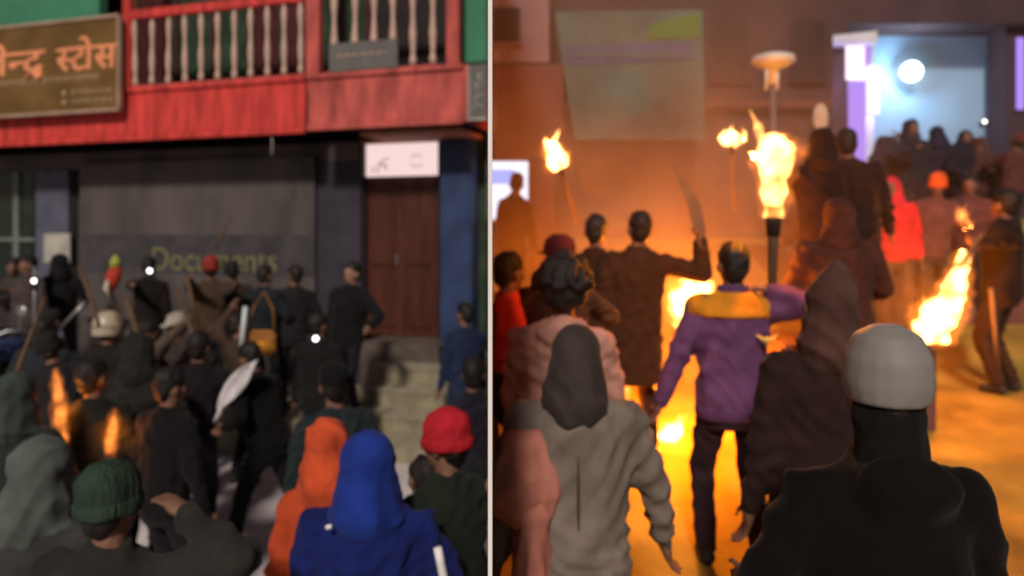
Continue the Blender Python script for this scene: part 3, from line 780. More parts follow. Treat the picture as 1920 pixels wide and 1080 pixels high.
# ---- left picture, foreground
blue = person('person in royal blue pointed hood and jacket with white sleeve stripe, seen from behind', 690, 818, H=1.72, jacket=(.012, .022, .15), head='hood', head_c=(.014, .038, .26), wide=1.12, yaw=6, seed=1, lean=(2, 0))
person('person in bright orange hooded jacket half hidden behind the blue hood', 612, 794, H=1.7, face=10, lean=(0, 1), d=3.2, hs=.92, jacket=(.52, .075, .025), head='hood', head_c=(.58, .085, .03), seed=2, wide=.82)
person('person in red beanie and dark green jacket at the lower right of the shop lane', 848, 778, H=1.7, face=35, jacket=(.018, .026, .018), head='beanie', head_c=(.48, .022, .035), yaw=25, seed=3, wide=.9, d=3.2)
person('short person in brown orange jacket beside the red beanie', 785, 872, H=1.42, face=20, d=3.55, jacket=(.17, .058, .012), head='hair', seed=4, wide=.85)
grn = person('person in dark green knit beanie and black jacket raising one hand', 205, 886, H=1.7, face=-6, jacket=(.03, .032, .028), head='beanie', head_c=(.035, .06, .042), seed=5, wide=1.15,
             arms=(None, ('world', P(352, 968, 2.5), (1, -.4, -.8))))
person('person in wide grey green hood at the lower left corner', 48, 812, H=1.72, face=-12, jacket=(.05, .05, .048), head='hood', head_c=(.095, .115, .105), seed=6, wide=1.2, d=2.75)
blk = person('person all in black striding left with a white cloth in one hand', 505, 640, H=1.66, face=62, d=5.75, jacket=(.006, .006, .007), legs_c=(.006, .006, .007), head='hair', lean=(18, 0), seed=8, feet=((-.12, .30), (.10, -.36, .03)),
             arms=(('world', P(424, 800, 5.6)), ('rel', (.14, .22, -.42))))
person('person in dark teal jacket and black cap standing behind the orange hood', 640, 684, H=1.7, face=15, jacket=(.022, .034, .036), head='cap', head_c=(.008, .009, .01), seed=9)
# ---- left picture, middle and back
person('person in black with pale face turned to the street by the dark pillar', 650, 498, H=1.72, face=160, base=.45, d=6.9, jacket=(.012, .011, .014), skin='skin_pale', eyes=True, seed=10, arms=(('rel', (-.2, .25, -.3)), None))
person('person in dark blue jacket standing by the steps beside the blue pillar', 872, 545, H=1.74, face=25, d=7.9, jacket=(.018, .03, .075), legs_c=(.02, .03, .06), seed=11, wide=.9)
person('person with reddish face and grey jacket at the far left edge', 22, 560, H=1.7, face=190, base=.45, d=7.6, jacket=(.05, .045, .048), head='hair', eyes=True, seed=12)
person('person in dark slate jacket with back turned below the paper notice', 72, 598, H=1.7, face=8, jacket=(.028, .034, .042), head='hair', seed=13)
person('person in black with raised dark hood left of the pillar base', 112, 486, H=1.74, face=20, base=.45, d=8.3, jacket=DK, head='hood', seed=14, lod=2)
hel = person('person wearing a cream helmet with grey visor among the crowd', 190, 596, H=1.74, face=-20, jacket=(.02, .02, .018), head='helmet', head_c=(.42, .37, .27), seed=15)
person('person in dark olive jacket standing between two orange flames', 182, 672, H=1.7, face=5, jacket=(.018, .018, .015), head='hair', seed=16)
person('person in charcoal jacket right of the orange flames', 262, 630, H=1.75, face=0, jacket=(.024, .025, .024), head='hood', seed=17)
person('person in dark purple jacket under the pale cap', 362, 622, H=1.7, face=12, jacket=(.018, .014, .02), head='hair', seed=18)
person('person in brown jacket wearing a pale beige cap', 334, 584, H=1.7, face=150, jacket=(.06, .045, .04), head='cap', head_c=(.36, .33, .29), seed=19, eyes=True, d=7.3)
rh = person('person with reddish knit cap and both brown sleeves raised', 392, 492, H=1.74, face=10, base=.45, d=7.9, jacket=(.085, .05, .035), head='beanie', head_c=(.28, .04, .03), seed=20, arms=(('world', P(350, 505, 7.7)), ('world', P(462, 530, 7.7))))
person('person in black jacket before the shop banner with a raised arm', 276, 506, H=1.72, face=0, base=.45, d=8.0, jacket=(.016, .013, .013), head='hair', seed=21, arms=(('world', P(226, 535, 7.8)), None))
person('person in dark jacket at the end of the shop banner', 548, 540, H=1.66, face=15, base=.45, d=7.6, jacket=(.02, .02, .022), head='hair', seed=22)
person('person in dark jacket carrying a yellow orange bag', 492, 560, H=1.66, face=-15, base=.45, d=7.1, jacket=(.02, .025, .032), head='hair', seed=23)
person('person in dark teal hood at the left edge behind the grey green hood', 34, 704, H=1.7, face=-8, jacket=(.03, .037, .035), head='hood', head_c=(.045, .06, .055), seed=24)
person('person in very dark jacket between charcoal and purple jackets', 305, 690, H=1.66, face=-25, jacket=(.012, .011, .013), head='hair', seed=25)
person('person in brown grey coat far back at the left shop window', 48, 470, H=1.74, face=170, base=.45, d=8.9, jacket=(.075, .06, .055), seed=26, lod=2)
person('person in dark jacket by the right end of the lane, mostly cut off', 890, 700, H=1.62, face=20, d=5.2, lean=(0, -1), arms=(('rel', (-.08, .1, -.54)), ('rel', (.05, .15, -.52))), jacket=(.02, .018, .03), head='hair', seed=27, wide=.75)
person('person in black jacket between the lit phone and the dark pillar, back to camera', 596, 580, H=1.7, face=-10, d=7.3, jacket=(.015, .015, .016), head='hair', seed=28)
person('person in dark brown jacket under the word on the shop banner', 440, 545, H=1.7, face=0, base=.45, d=7.4, jacket=(.04, .028, .025), seed=29)
person('person in faded brown jacket twisting with one arm up beside the cream helmet', 246, 560, H=1.7, face=-40, d=7.0, jacket=(.10, .075, .06), head='hair', lean=(6, 14), seed=32, arms=(None, ('rel', (.15, .25, .35))))
person('person in black jacket leaning left between helmet and slate jacket', 130, 640, H=1.66, face=30, d=6.2, jacket=(.02, .02, .022), head='beanie', head_c=(.02, .02, .02), lean=(12, -12), seed=33)
person('person in dark jacket ducking in front of the pale cap', 318, 640, H=1.5, face=-70, d=6.6, jacket=(.022, .02, .022), head='hair', lean=(30, 4), seed=34)
person('person in brown black coat reaching up left of the bag', 455, 560, H=1.68, face=-30, d=7.4, jacket=(.07, .045, .035), head='hair', lean=(4, -10), seed=36, arms=(('rel', (-.2, .2, .4)), None))
person('person in dark jacket leaning right under the rolled flag', 212, 600, H=1.66, face=25, d=7.2, jacket=(.03, .026, .022), head='hair', lean=(8, 14), seed=37)
person('person in dark cap pushing in beside the phone lamp at far left', 82, 560, H=1.68, face=-35, d=7.7, jacket=(.02, .02, .024), head='cap', head_c=(.02, .02, .02), lean=(10, -8), seed=38)
# ---- right picture
grey = person('person in grey brown hooded jacket with centre back seam in front of the fire', 1078, 608, 'R', H=1.6, d=2.6, hs=.88, jacket=(.20, .17, .145), legs_c=(.06, .05, .045), head='hood', head_c=(.055, .045, .042), seed=40, wide=1.1, lean=(2, 0), yaw=3,
       arms=(None, ('rel', (.17, .12, -.5), (1, -.5, 0))))
wht = person('person in black padded jacket wearing a pale grey helmet at the lower right', 1660, 652, 'R', H=1.74, jacket=(.006, .004, .004), head='helmet', head_c=(.25, .24, .23), hood_back=True, seed=41, wide=.99, yaw=-12, lean=(1, .5), skull=True)
person('person in dark maroon pointed hood beside the pale helmet', 1536, 512, 'R', H=1.75, hs=.85, jacket=(.03, .016, .015), head='pointed', head_c=(.085, .043, .036), seed=42, wide=.92)
pur = person('person in purple jacket with orange yoke raising a torch', 1372, 464, 'R', H=1.72, jacket=(.14, .06, .15), legs_c=(.03, .016, .02), head='hair', seed=43, wide=1.02, lean=(2, 1), yaw=4, d=4.0,
       feet=((-.13, .05), (.14, -.04)), arms=(('rel', (-.22, .02, -.55)), ('world', P(1448, 545, 3.95), (1, -.3, -.6))), grip=(False, True))
person('person with curly black hair and pale pink jacket behind the grey hood', 1050, 498, 'R', H=1.72, jacket=(.50, .27, .22), head='curly', seed=44, d=3.3, wide=.97, hood_back=True, lean=(3, 1), arms=(('rel', (.06, .27, -.33)), ('rel', (.10, .1, -.52))))
person('tall dark silhouetted person left of a pair before the glowing smoke', 1116, 402, 'R', H=1.74, d=5.6, jacket=(.04, .018, .009), legs_c=(.03, .015, .01), seed=45, face=-10, head='hair', long=.25)
kn = person('tall dark silhouetted person holding up a curved blade', 1190, 408, 'R', H=1.77, d=5.5, jacket=(.045, .021, .011), legs_c=(.03, .015, .01), seed=46, face=5, arms=(None, ('world', P(1312, 452, 5.4), (1, 0, -1))), grip=(False, True), wide=1.08, long=.3)
person('child in pink jacket seen sideways at the seam of the white edge', 994, 800, 'R', H=1.26, d=2.55, face=-88, jacket=(.55, .22, .17), head='hood', seed=47, wide=.72, lean=(2, 0), arms=(('rel', (.0, .06, -.54)), ('rel', (.0, .06, -.54))))
person('person in bright red jacket at the left edge of the fire-lit street', 948, 540, 'R', H=1.62, d=4.35, face=-70, jacket=(.6, .05, .03), head='hair', seed=48, wide=.75, lean=(2, 0), arms=(('rel', (0, .08, -.54)), ('rel', (0, .08, -.54))))
person('person in dark red cap peeking behind the curly hair', 1042, 448, 'R', H=1.7, face=4, jacket=(.05, .03, .02), head='cap', head_c=(.10, .02, .025), seed=49)
person('dark person standing before the bright shop window', 958, 360, 'R', H=1.74, d=8.6, jacket=(.03, .015, .018), seed=50, wide=.8, face=-20, arms=(('rel', (-.08, .05, -.55)), ('rel', (.08, .05, -.55))))
red = person('person in scarlet hooded jacket and brown trousers facing the fire', 1680, 328, 'R', H=1.75, d=8.35, jacket=(.75, .02, .03), legs_c=(.10, .05, .025), head='hood', head_c=(.7, .02, .05), seed=51, face=150)
person('person in orange knit hat and dull red coat near the stage steps', 1748, 292, 'R', H=1.74, base=zr(8.5), d=8.5, jacket=(.17, .06, .05), legs_c=(.06, .03, .02), head='beanie', head_c=(.8, .13, .03), seed=52, face=170, eyes=True)
far_ = person('tall dark person at the right edge swinging a blazing torch', 1880, 330, 'R', H=1.86, d=6.9, jacket=(.018, .010, .008), legs_c=(.03, .015, .01), seed=53, face=40, wide=1.1, arms=(('world', P(1836, 455, 6.5)), None), grip=(True, False))
person('tall dark person in long coat directly behind the maroon hood', 1575, 395, 'R', H=1.86, d=5.5, jacket=(.055, .022, .018), seed=54, wide=1.2, long=.35, head='hood')
person('dark person near the left side of the tall long coat', 1535, 320, 'R', H=1.78, d=8.2, jacket=(.05, .02, .02), seed=55, wide=1.1)
person('dark person between the long coat and the scarlet jacket', 1612, 300, 'R', H=1.8, d=8.5, jacket=(.05, .02, .018), seed=56, wide=1.1, base=zr(8.5))
cbk = P(1570, 435, 6.35); zb_ = zr(5.95)
tag(MB().box(-.62, .62, -.42, .5, -.2, .68, .03).build('concrete_block', M['brick_wall'], None, False, (cbk.x, 6.35, zb_)), 'low concrete block in the street hidden behind the long coat', 'block')
person('tall dark person raised on a block, left of a pair above the crowd', 1545, 240, 'R', H=1.76, d=6.3, base=zb_ + .68, jacket=(.02, .010, .010), legs_c=(.03, .015, .012), long=.45, seed=57, wide=1.1, head='hood')
person('tall dark person raised on a block beside the hooded one', 1602, 236, 'R', H=1.78, d=6.4, base=zb_ + .68, jacket=(.022, .011, .011), legs_c=(.03, .015, .012), long=.4, seed=58, wide=1.1, face=-15)
TW = [('person in indigo coat standing on the stage nearest the purple light column', 1650, (.03, .025, .05)), ('person in bluish black coat on the stage below the globe lamp', 1702, (.02, .025, .04)),
      ('stocky person in dark indigo coat on the stage right of the globe lamp', 1768, (.025, .022, .05)), ('thin person in black on the stage beside the wall shadow', 1812, (.02, .018, .03)),
      ('person in brown coat on the stage under the small white light', 1850, (.10, .05, .045)), ('person in maroon coat at the right end of the stage', 1900, (.12, .04, .035)),
      ('person in dark plum coat on the stage behind the oval sign', 1552, (.03, .015, .025)), ('person in reddish coat on the stage just left of the oval sign', 1508, (.20, .03, .02))]
TW += [('short person in grey blue coat squeezed between two taller ones on the stage', 1732, (.03, .03, .045)), ('bareheaded person in black leaning sideways on the stage', 1790, (.015, .014, .02)),
       ('person in dark rust coat at the front edge of the stage', 1838, (.09, .035, .03)), ('person with raised arm in dark coat on the stage under the hall lamp', 1674, (.03, .02, .035))]
rgc = random.Random(4)
for i, (lab, px, jc) in enumerate(TW):
    person(lab, px + rgc.uniform(-8, 8), 214 + i, 'R', H=rgc.uniform(1.46, 1.74), base=2.32, d=rgc.uniform(9.7, 11.2), jacket=tuple(c * .8 for c in jc), seed=60 + i, face=rgc.choice((0, 30, -25, 150, 190, 90)), lod=2, group='people on the stage', wide=rgc.uniform(1.0, 1.25),
           lean=(rgc.uniform(-4, 14), rgc.uniform(-9, 9)), head=rgc.choice(('hair', 'hair', 'hood', 'beanie')), head_c=jc, arms=(None, ('rel', (.22, .1, .35))) if 'raised arm' in lab else (None, None))
person('person in dim red jacket on the street before the stage', 1815, 330, 'R', H=1.7, d=8.7, jacket=(.14, .05, .045), seed=71, face=150, lod=2)
person('person in brown jacket far back in the glowing smoke', 1590, 380, 'R', H=1.7, d=7.4, jacket=(.05, .025, .02), seed=72, lod=2)

# clothing details that belong to their wearer
def strip_on(rec, name, m, pts, r):
    return MB().tube([rec['tw'](Vector(p)) - rec['root'].location for p in pts], r, 8).build(name, m, rec['root'], True)
def child_pr(rec, pr, name, m, vox, smooth=3, fold=0., seed=0): return pr.make(name, m, rec['root'], vox, smooth, fold, seed)
T = pur['T']; w = 1.03
Y = Pr(); Y.loft([(1.335, .203 * w, .142 * w, 0, -.006), (1.36, .202 * w, .138 * w, 0, -.006), (1.425, .165 * w, .108 * w, 0, -.01), (1.475, .10, .09, 0, -.008)], T)
for s in (-1, 1): Y.ell(T((s * .18 * 1.016, -.005, 1.375)) - Vector((s * .012, 0, -.012)), (.096 * w, .09 * w, .074 * w)); Y.cone(T((s * .05, -.012, 1.44)), T((s * .15 * w, -.008, 1.40)), .048, .062)
child_pr(pur, Y, 'yoke', cloth((.62, .25, .02)), .013, 3, .006, 5)
Y = Pr(); Y.loft([(1.46, .095, .09, 0, -.008), (1.51, .085, .085, 0, -.008)], T); child_pr(pur, Y, 'collar', cloth((.10, .05, .13)), .011, 3)
g = MB()     # small yellow winged badge on the back of the jacket
bc = T((.135, -.162, 1.235))
for s in (-1, 1): g.tube([bc + Vector((s * .055, .012, .022)), bc + Vector((s * .03, .0, .004)), bc + Vector((0, -.002, -.012))], [.004, .009, .012], 6)
g.tube([bc + Vector((0, -.002, .012)), bc + Vector((0, -.001, -.04))], [.012, .006], 6)
g.build('badge', mat('badge', (.75, .55, .12), .5), pur['root'], True)
# seam down the back of the grey jacket
T = grey['T']
g = MB(); g.tube([T((0, -.150 * 1.02 - .004 + (.02 if z > 1.3 else 0), z)) for z in (1.02, 1.10, 1.2, 1.28)], [.002, .006, .006, .002], 5)
g.build('back_seam', cloth((.08, .066, .058)), grey['root'], True)
# white stripe and toggle of the blue jacket
T = blue['T']; shd = T((.18 * 1.1, -.005, 1.375)); hnd = shd + Vector((.10, .05, -.56))
g = MB(); pts = []
for t in np.linspace(.12, .75, 7): pts.append(shd.lerp(hnd, t) + Vector((.062, -.078 + .02 * t, .02)))
g.tube(pts, .017, 6); g.build('sleeve_stripe', M['white_paint'], blue['root'], True)
g = MB(); g.tube([T((-.125, -.16, 1.43)), T((-.105, -.165, 1.437))], .009, 6); g.build('toggle', M['white_paint'], blue['root'], True)
T = grn['T']; 
# visor and red stripe of the cream helmet
TH = hel['TH']
A = Pr(); A.ell((.055, .10, 1.60), (.075, .05, .055), TH); child_pr(hel, A, 'visor', mat('visor', (.30, .31, .33), .2, .1, 4, spec=.6), .012, 2)
A = Pr(); A.ell((-.098, .02, 1.66), (.04, .07, .09), TH); child_pr(hel, A, 'red_patch', mat('helmet_red', (.55, .07, .05), .4), .012, 2)
finish_people()

# ------------------------------------------------------------------ carried things, torches, flames
def flame_mesh(pts, rads, seed, seg=14, sub=5, wob=.35):
    """closed ragged flame tongue along a path"""
    rg = random.Random(seed); P_ = []; Rr = []
    for i in range(len(pts) - 1):
        for j in range(sub):
            t = j / sub; P_.append(Vector(pts[i]).lerp(Vector(pts[i + 1]), t)); Rr.append(rads[i] * (1 - t) + rads[i + 1] * t)
    P_.append(Vector(pts[-1])); Rr.append(rads[-1])
    b = MB(); rings = []
    for i, (p, r) in enumerate(zip(P_, Rr)):
        t = (P_[min(i + 1, len(P_) - 1)] - P_[max(i - 1, 0)]).normalized()
        a = Vector((0, -1, 0)); a = (a - a.dot(t) * t).normalized(); c = t.cross(a)
        ring = []
        for k in range(seg):
            an = 2 * math.pi * k / seg
            q = p + (a * math.cos(an) * .8 + c * math.sin(an)) * r
            nz = mnoise.noise(q * 13 + Vector((seed * 3.1, 0, 0)))
            ring.append(b.b.verts.new(q + (q - p) * nz * wob * 1.6))
        rings.append(ring)
    for q, w_ in zip(rings, rings[1:]):
        for k in range(seg): b.b.faces.new((q[k], q[(k + 1) % seg], w_[(k + 1) % seg], w_[k]))
    b.b.faces.new(rings[0][::-1]); b.b.faces.new(rings[-1]); return b
FIRE = (1, .25, .004)
def torch(label, base, tip, flame_pts, flame_r, m='flame', e=0, seed=1, hr=.022, group='flaming torches', wob=.35, tongues=3, lz=0.0):
    """a wooden handle from base to tip and a flame along the given points (all world points)"""
    root = empty('torch', base, label=label, cat='torch', group=group); o = Vector(base)
    if (Vector(tip) - o).length > .05:
        MB().tube([Vector(0 * o), (Vector(tip) - o) * .8, Vector(tip) - o], [hr * .8, hr, hr * 1.3], 10).build('handle', M['wood'], root, True)
        ax = (Vector(tip) - o).normalized()
        MB().tube([Vector(tip) - o - ax * .1, Vector(tip) - o - ax * .02, Vector(tip) - o + ax * .06], [hr * 1.2, hr * 1.4, hr * 1.3], 10).build('wrapped_head', cloth((.03, .02, .015)), root, True)
    flame_mesh([Vector(p) - o for p in flame_pts], flame_r, seed, wob=wob).build('flame', M[m], root, True)
    flame_mesh([Vector(p) - o for p in flame_pts], [r * 1.45 + .008 for r in flame_r], seed + 90, 14, 5, .3).build('flame_halo', M['halo'], root, True)
    rg = random.Random(seed * 5)
    L_ = (Vector(flame_pts[-1]) - Vector(flame_pts[0])).length; rm_ = max(flame_r)
    for q in range(tongues):                        # thin ragged tongues licking upward from the burning part
        i_ = rg.randrange(1, max(2, len(flame_pts) - 1)); a_ = Vector(flame_pts[i_]) - o + Vector((rg.uniform(-.8, .8) * flame_r[i_], 0, 0))
        h_ = rg.uniform(.6, 1.5) * rm_ * 1.6; sx__ = rg.uniform(-.4, .4) * h_
        flame_mesh([a_ - Vector((0, 0, .03)), a_ + Vector((sx__ * .2, 0, h_ * .4)), a_ + Vector((sx__ * .7, 0, h_ * .75)), a_ + Vector((sx__, 0, h_))], [rm_ * .22, rm_ * .3, rm_ * .14, .004], seed + q + 20, 10, 4, .5).build('flame_tongue', M[m], root, True)
    if e:
        c = sum((Vector(p) for p in flame_pts), Vector()) / len(flame_pts)
        plight('flame_light', c + Vector((0, 0, lz)), e, FIRE, .06, root)
    return root
# large upright torch above the purple jacket
hd = pur['hands'][1][0]
torch('tall upright torch with white hot flame above the purple jacket', P(1446, 590, hd.y), P(1450, 408, hd.y),
      [P(1450, 408, hd.y), P(1451, 370, hd.y), P(1451, 335, hd.y), P(1455, 306, hd.y), P(1456, 285, hd.y), P(1446, 262, hd.y), P(1442, 250, hd.y)], [.056, .058, .064, .098, .100, .07, .02], 'flame', 75, 2, .029, wob=.3, tongues=1)
# blazing torch held downwards
D = 6.4
torch('long torch blazing downwards at the right, fireball near the ground', P(1842, 440, D), P(1806, 490, D),
      [P(1812, 472, D), P(1800, 505, D), P(1788, 550, D), P(1765, 592, D), P(1742, 622, D), P(1728, 642, D)], [.05, .075, .105, .145, .155, .04], 'flame', 80, 5, .02, tongues=1)
torch('small thin flame above the hand at the right edge', P(1822, 440, 6.45), P(1812, 424, 6.45), [P(1815, 428, 6.45), P(1804, 406, 6.45), P(1795, 388, 6.45)], [.045, .05, .012], 'flame_dull', 8, 6, .012)
torch('slanting torch flame at the upper left over the silhouettes', P(1082, 420, 6.7), P(1050, 312, 6.7), [P(1052, 316, 6.7), P(1044, 300, 6.7), P(1032, 280, 6.7), P(1020, 262, 6.7)], [.07, .09, .075, .02], 'flame_small', 6, 7, .018)
torch('distant torch seen as a flat bright spot above the haze', P(1378, 400, 7.2), P(1372, 270, 7.2), [P(1348, 258, 7.2), P(1358, 259, 7.2), P(1372, 261, 7.2), P(1388, 260, 7.2), P(1394, 260, 7.2)], [.03, .065, .07, .06, .02], 'flame_small', 3, 8, .016)
torch('yellow torch flame low between silhouette and purple jacket', P(1262, 640, 6.1), P(1276, 612, 6.1), [P(1274, 614, 6.1), P(1284, 585, 6.1), P(1296, 555, 6.1), P(1316, 525, 6.1), P(1324, 505, 6.1)], [.075, .13, .155, .11, .025], 'flame', 270, 9, .018)
dg_ = 6.0; gz = zr(dg_); yy = 435 + (2.5 - gz) * F / dg_
torch('burning rags on the street behind the purple jacket', P(1250, 812, 5.75), P(1250, 812, 5.75), [P(1240, 826, 5.75), P(1250, 818, 5.75), P(1266, 806, 5.75), P(1270, 792, 5.75)], [.05, .085, .07, .015], 'flame_small', 170, 10, lz=.4)
torch('narrow yellow flame at knee height beside the pink jacket', P(1160, 790, 5.6), P(1166, 765, 5.6), [P(1165, 768, 5.6), P(1168, 735, 5.6), P(1163, 700, 5.6), P(1160, 690, 5.6)], [.035, .05, .04, .01], 'flame_dull', 110, 11, .014)
# left picture: two dull orange flames round a dark back, and a raised torch
torch('dull orange torch flame left of the dark olive jacket', P(126, 900, 4.6), P(122, 850, 4.6), [P(122, 856, 4.6), P(118, 810, 4.6), P(112, 760, 4.6), P(106, 712, 4.6), P(104, 690, 4.6)], [.02, .038, .034, .024, .008], 'flame_dull', 4, 12, .014, 'torches among the shop crowd')
torch('dull orange torch flame right of the dark olive jacket', P(204, 905, 4.6), P(206, 868, 4.6), [P(206, 872, 4.6), P(206, 845, 4.6), P(210, 815, 4.6), P(213, 785, 4.6), P(216, 765, 4.6)], [.016, .03, .032, .022, .008], 'flame_dull', 4, 13, .014, 'torches among the shop crowd')
fo = P(236, 610, 7.6)
fl = empty('rolled_flag', fo, label='rolled red flag with lime tip and pale edge raised under the shop banner', cat='flag')
MB().tube([Vector((0, 0, 0)), P(206, 545, 7.6) - fo, P(217, 480, 7.6) - fo], .014, 8).build('stick', M['wood'], fl, True)
MB().tube([P(p, q, 7.58) - fo for p, q in ((204, 552), (208, 535), (214, 518), (218, 500))], [.02, .06, .075, .05], 9).build('red_cloth', cloth((.42, .05, .03)), fl, True)
MB().tube([P(p, q, 7.58) - fo for p, q in ((216, 502), (217, 490), (216, 478))], [.05, .055, .012], 9).build('lime_tip', cloth((.33, .38, .07)), fl, True)
MB().tube([P(p, q, 7.5) - fo for p, q in ((205, 556), (199, 540), (202, 525))], [.008, .03, .012], 7).build('pale_edge', cloth((.55, .48, .40)), fl, True)
# curved blade
h, f_, s_ = kn['hands'][1]
bd = empty('curved_blade', h, label='long curved blade held up by the silhouetted person', cat='blade')
pts = [P(1316, 470, h.y), P(1312, 430, h.y), P(1302, 385, h.y), P(1284, 345, h.y), P(1262, 310, h.y)]
g = MB(); wv = [.02, .04, .045, .03, .005]
for s in (0, 1):
    pass
vs = []; fs = []
for p, ww in zip(pts, wv):
    q = p - h; vs += [tuple(q + Vector((-ww, -.004, 0))), tuple(q + Vector((ww, -.004, 0))), tuple(q + Vector((ww, .004, 0))), tuple(q + Vector((-ww, .004, 0)))]
for i in range(len(pts) - 1):
    for k in range(4): fs.append((i * 4 + k, i * 4 + (k + 1) % 4, i * 4 + 4 + (k + 1) % 4, i * 4 + 4 + k))
fs += [(3, 2, 1, 0), (len(vs) - 4, len(vs) - 3, len(vs) - 2, len(vs) - 1)]
g.poly(vs, fs).build('blade', mat('dark_steel', (.10, .08, .07), .5, .2, 8, metal=.5), bd)
MB().tube([Vector((.0, 0, -.10)), (pts[0] - h) * .3, pts[0] - h], [.018, .016, .02], 8).build('grip', M['wood'], bd, True)
# white cloth carried by the striding figure
h = blk['hands'][0][0]
wc = empty('white_cloth', h, label='white cloth trailing from the hand of the striding black figure', cat='cloth')
n1, n2 = 5, 12; A0, A1 = P(466, 682, 5.55) - h, P(405, 790, 5.45) - h
vs = []
for j in range(n2 + 1):
    t = j / n2; c = A0.lerp(A1, t); wd_ = .05 + .11 * math.sin(math.pi * min(1, t * 1.0 + .15)) * (1 - .3 * t)
    for i in range(n1 + 1):
        u = i / n1 - .5; vs.append(tuple(c + Vector((u * wd_ * 1.4, .035 * math.sin(7 * u + 5 * t), u * wd_ * .7 + .02 * math.sin(9 * t)))))
fs = [(j * (n1 + 1) + i, j * (n1 + 1) + i + 1, (j + 1) * (n1 + 1) + i + 1, (j + 1) * (n1 + 1) + i) for j in range(n2) for i in range(n1)]
o = MB().poly(vs, fs).build('cloth', cloth((.62, .6, .64)), wc, True); so = o.modifiers.new('thick', 'SOLIDIFY'); so.thickness = .006
# phones and lights held up
def phone(label, p, lit=True, tilt=0, size=(.035, .07)):
    r = empty('phone', p, label=label, cat='phone', group='phones held up in the crowd')
    MB().box(-size[0], size[0], .0, .008, -size[1], size[1], .003, rotm('Y', R(tilt))).build('case', M['lens'], r)
    g = MB().lathe([(.022, -.004), (.022, .0)], 12); o = g.build('lit_lamp', M['phone'], r); o.data.transform(Matrix.Rotation(R(90), 4, 'X')); o.location = (0, -.006, size[1] * .4)
phone('phone with bright white lamp held near the dark pillar', P(592, 641, 6.3))
phone('phone with bright white lamp at the far left of the crowd', P(64, 532, 7.2))
phone('phone with small white lamp below the long coat', P(1540, 468, 5.6), tilt=50)
phone('phone with white lamp over the stage crowd at the right', P(1846, 232, 9.5), tilt=70)
phone('added glowing phone that imitates a white highlight before the shop banner', P(281, 513, 7.5))  # glow added in place of a white highlight
# poles
def pole(label, a, b, r, m='metal', name='pole'):
    g = MB().tube([Vector((0, 0, 0)), (b - a) * .5, b - a], r, 8); o = g.build(name, M[m], None, True, a); tag(o, label, 'pole', 'poles and sticks carried in the crowd')
pole('thin grey stick leaning over the dark hood', P(104, 624, 7.0), P(160, 566, 7.0), .014)
pole('upright pale pole beside the lit phone on the left', P(66, 640, 7.3), P(64, 500, 7.3), .016)
pole('pale blue tapering stick beside the yellow bag', P(452, 660, 6.7), P(460, 575, 6.7), .022, 'canopy')
pole('brown stick raised in front of the shop banner', P(372, 610, 7.4), P(350, 520, 7.4), .02, 'wood')
pole('dark stick hanging from the hand at the right edge', P(1872, 690, 6.6), P(1858, 540, 6.6), .022, 'wood')
pole('long brown pole slanting down through the crowd left of centre', P(332, 880, 5.3), P(238, 560, 5.6), .021, 'wood')
pole('long dark stick slanting above the cream helmet', P(186, 610, 6.0), P(150, 500, 6.3), .016, 'wood')
pole('thin stick raised diagonally before the lettering', P(402, 470, 7.3), P(432, 405, 7.3), .014, 'wood')
pole('pale brown stick leaning left before the pale cap', P(388, 700, 6.4), P(332, 545, 6.8), .016, 'wood')
pole('short dark stick raised over the dark teal hood', P(30, 700, 5.0), P(84, 560, 5.4), .014, 'wood')
# yellow orange bag
bp_ = P(492, 640, 6.85)
bag = empty('shoulder_bag', bp_, label='yellow orange shoulder bag in the middle of the crowd', cat='bag')
MB().box(-.12, .12, -.06, .06, -.12, .10, .03).build('pouch', cloth((.62, .27, .03)), bag, True)
MB().box(-.122, .122, -.066, -.061, .01, .10, .004).build('flap', cloth((.30, .13, .04)), bag)
MB().tube([(-.11, 0, .1), (-.09, .02, .3), (0, .05, .45), (.09, .02, .3), (.11, 0, .1)], .012, 6).build('strap', cloth((.2, .1, .03)), bag, True)
# motorcycle parked at the far left, only bars and mirror show over the crowd
mc = empty('motorcycle', P(30, 435, 7.9) * 1, label='dark motorcycle parked at the left shop window with pale handlebars', cat='motorcycle')
mc.location.z = .45; mo = mc.location.copy()
def whl(y): 
    g = MB(); g.tube([(0, y + .29 * math.cos(t), .29 + .29 * math.sin(t)) for t in np.linspace(0, 2 * math.pi, 25)], .045, 8)
    w_ = g.build('wheel', M['rubber'], mc, True); g = MB()
    for t in range(6): g.tube([(0, y, .29), (0, y + .27 * math.cos(t * 1.047), .29 + .27 * math.sin(t * 1.047))], .008, 5)
    g.build('rim', M['metal'], w_)
whl(-.62); whl(.62)
g = MB(); g.box(-.12, .12, -.35, .25, .35, .68, .05); g.build('engine', M['dark'], mc)
g = MB(); b = bmesh.new(); bmesh.ops.create_uvsphere(b, u_segments=16, v_segments=10, radius=1, matrix=Matrix.Translation((0, -.12, .82)) @ Matrix.Diagonal((.14, .28, .13, 1))); g.add(b); g.build('fuel_tank', M['pillar_blue'], mc, True)
MB().box(-.12, .12, .15, .75, .74, .84, .04).build('seat', M['rubber'], mc, True)
for s in (-1, 1): MB().tube([(s * .07, -.62, .29), (s * .07, -.45, .95)], .022, 8).build('fork', M['metal'], mc, True)
MB().tube([(-.36, -.30, 1.04), (-.2, -.42, 1.06), (0, -.45, .98), (.2, -.42, 1.06), (.36, -.30, 1.04)], .016, 8).build('handlebar', M['metal'], mc, True)
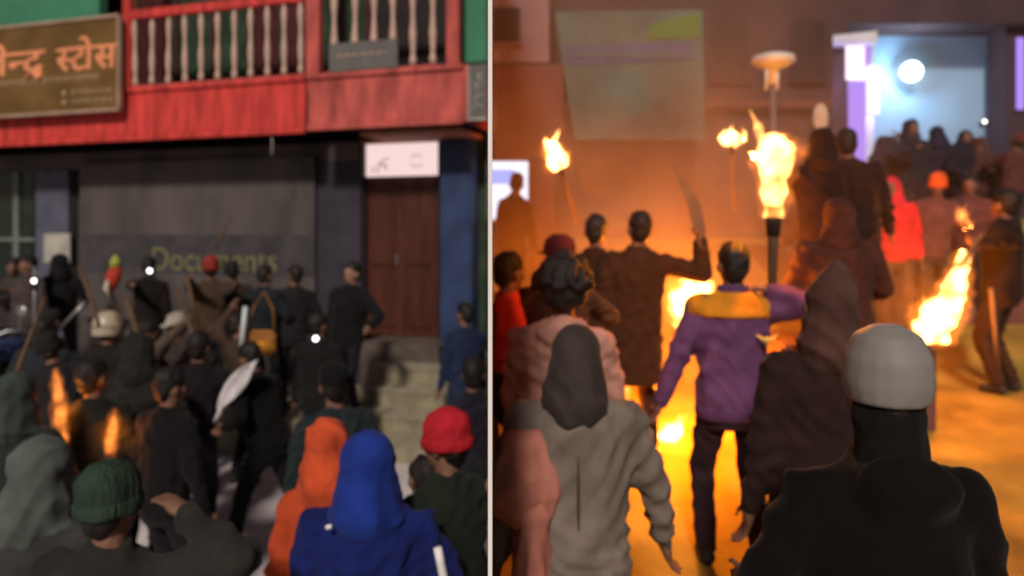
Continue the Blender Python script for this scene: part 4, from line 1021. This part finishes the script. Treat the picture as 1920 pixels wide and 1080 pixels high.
for s in (-1, 1):
    m_ = MB().lathe([(.01, 0), (.06, .01), (.06, .025), (.02, .03)], 12).build('mirror', M['metal'], mc, True); m_.location = (s * .30, -.34, 1.25); m_.rotation_euler = (R(90), 0, 0)
    MB().tube([(s * .28, -.38, 1.05), (s * .30, -.36, 1.24)], .008, 6).build('mirror_stem', M['metal'], mc)
hl2 = MB().lathe([(.03, 0), (.085, .04), (.09, .10), (.08, .11)], 14).build('headlight', M['metal'], mc, True); hl2.location = (0, -.50, .92); hl2.rotation_euler = (R(90), 0, 0)

# ------------------------------------------------------------------ smoke over the right street
sm = bpy.data.materials.new('smoke'); sm.use_nodes = True; n = sm.node_tree.nodes; l = sm.node_tree.links; n.clear()
pv = n.new('ShaderNodeVolumePrincipled'); pv.inputs['Color'].default_value = (.88, .64, .44, 1); pv.inputs['Density'].default_value = .16
pv.inputs['Anisotropy'].default_value = .1
tc = n.new('ShaderNodeTexCoord'); sp = n.new('ShaderNodeSeparateXYZ'); l.new(tc.outputs['Object'], sp.inputs[0])
def ramp(sock, a, b, lo, hi):
    r = n.new('ShaderNodeMapRange'); r.interpolation_type = 'SMOOTHSTEP'; l.new(sock, r.inputs[0])
    for k_, v_ in zip((1, 2, 3, 4), (a, b, lo, hi)): r.inputs[k_].default_value = v_
    return r.outputs[0]
def mul(a, b):
    m_ = n.new('ShaderNodeMath'); m_.operation = 'MULTIPLY'; l.new(a, m_.inputs[0])
    if isinstance(b, float): m_.inputs[1].default_value = b
    else: l.new(b, m_.inputs[1])
    return m_.outputs[0]
nz = n.new('ShaderNodeTexNoise'); nz.inputs['Scale'].default_value = 1.2; nz.inputs['Detail'].default_value = 4; l.new(tc.outputs['Object'], nz.inputs[0])
den = mul(ramp(nz.outputs[0], .32, .68, .3, 1.5), ramp(sp.outputs[0], 2.4, 4.2, 1, .06))     # thins towards the hall
den = mul(mul(den, ramp(sp.outputs[2], 2.0, 4.4, 1, .32)), ramp(sp.outputs[1], 5.8, 6.6, 0, 1))   # thins upwards, drifts off towards the crowd
l.new(mul(den, .20), pv.inputs['Density'])
om = n.new('ShaderNodeOutputMaterial'); l.new(pv.outputs[0], om.inputs[1])
ya, yb = 5.7, 12.1
def sx_(y): return (924.5 - 960) * y / F
g = MB().poly([(sx_(ya), ya, .2), (7, ya, .2), (9.6, yb, .2), (sx_(yb) + .02, yb, .2), (sx_(ya), ya, 6.4), (7, ya, 6.4), (9.6, yb, 6.4), (sx_(yb) + .02, yb, 6.4)],
              [(0, 1, 2, 3), (4, 5, 6, 7), (0, 1, 5, 4), (1, 2, 6, 5), (2, 3, 7, 6), (3, 0, 4, 7)])
o = g.build('smoke', sm); tag(o, kind='stuff')
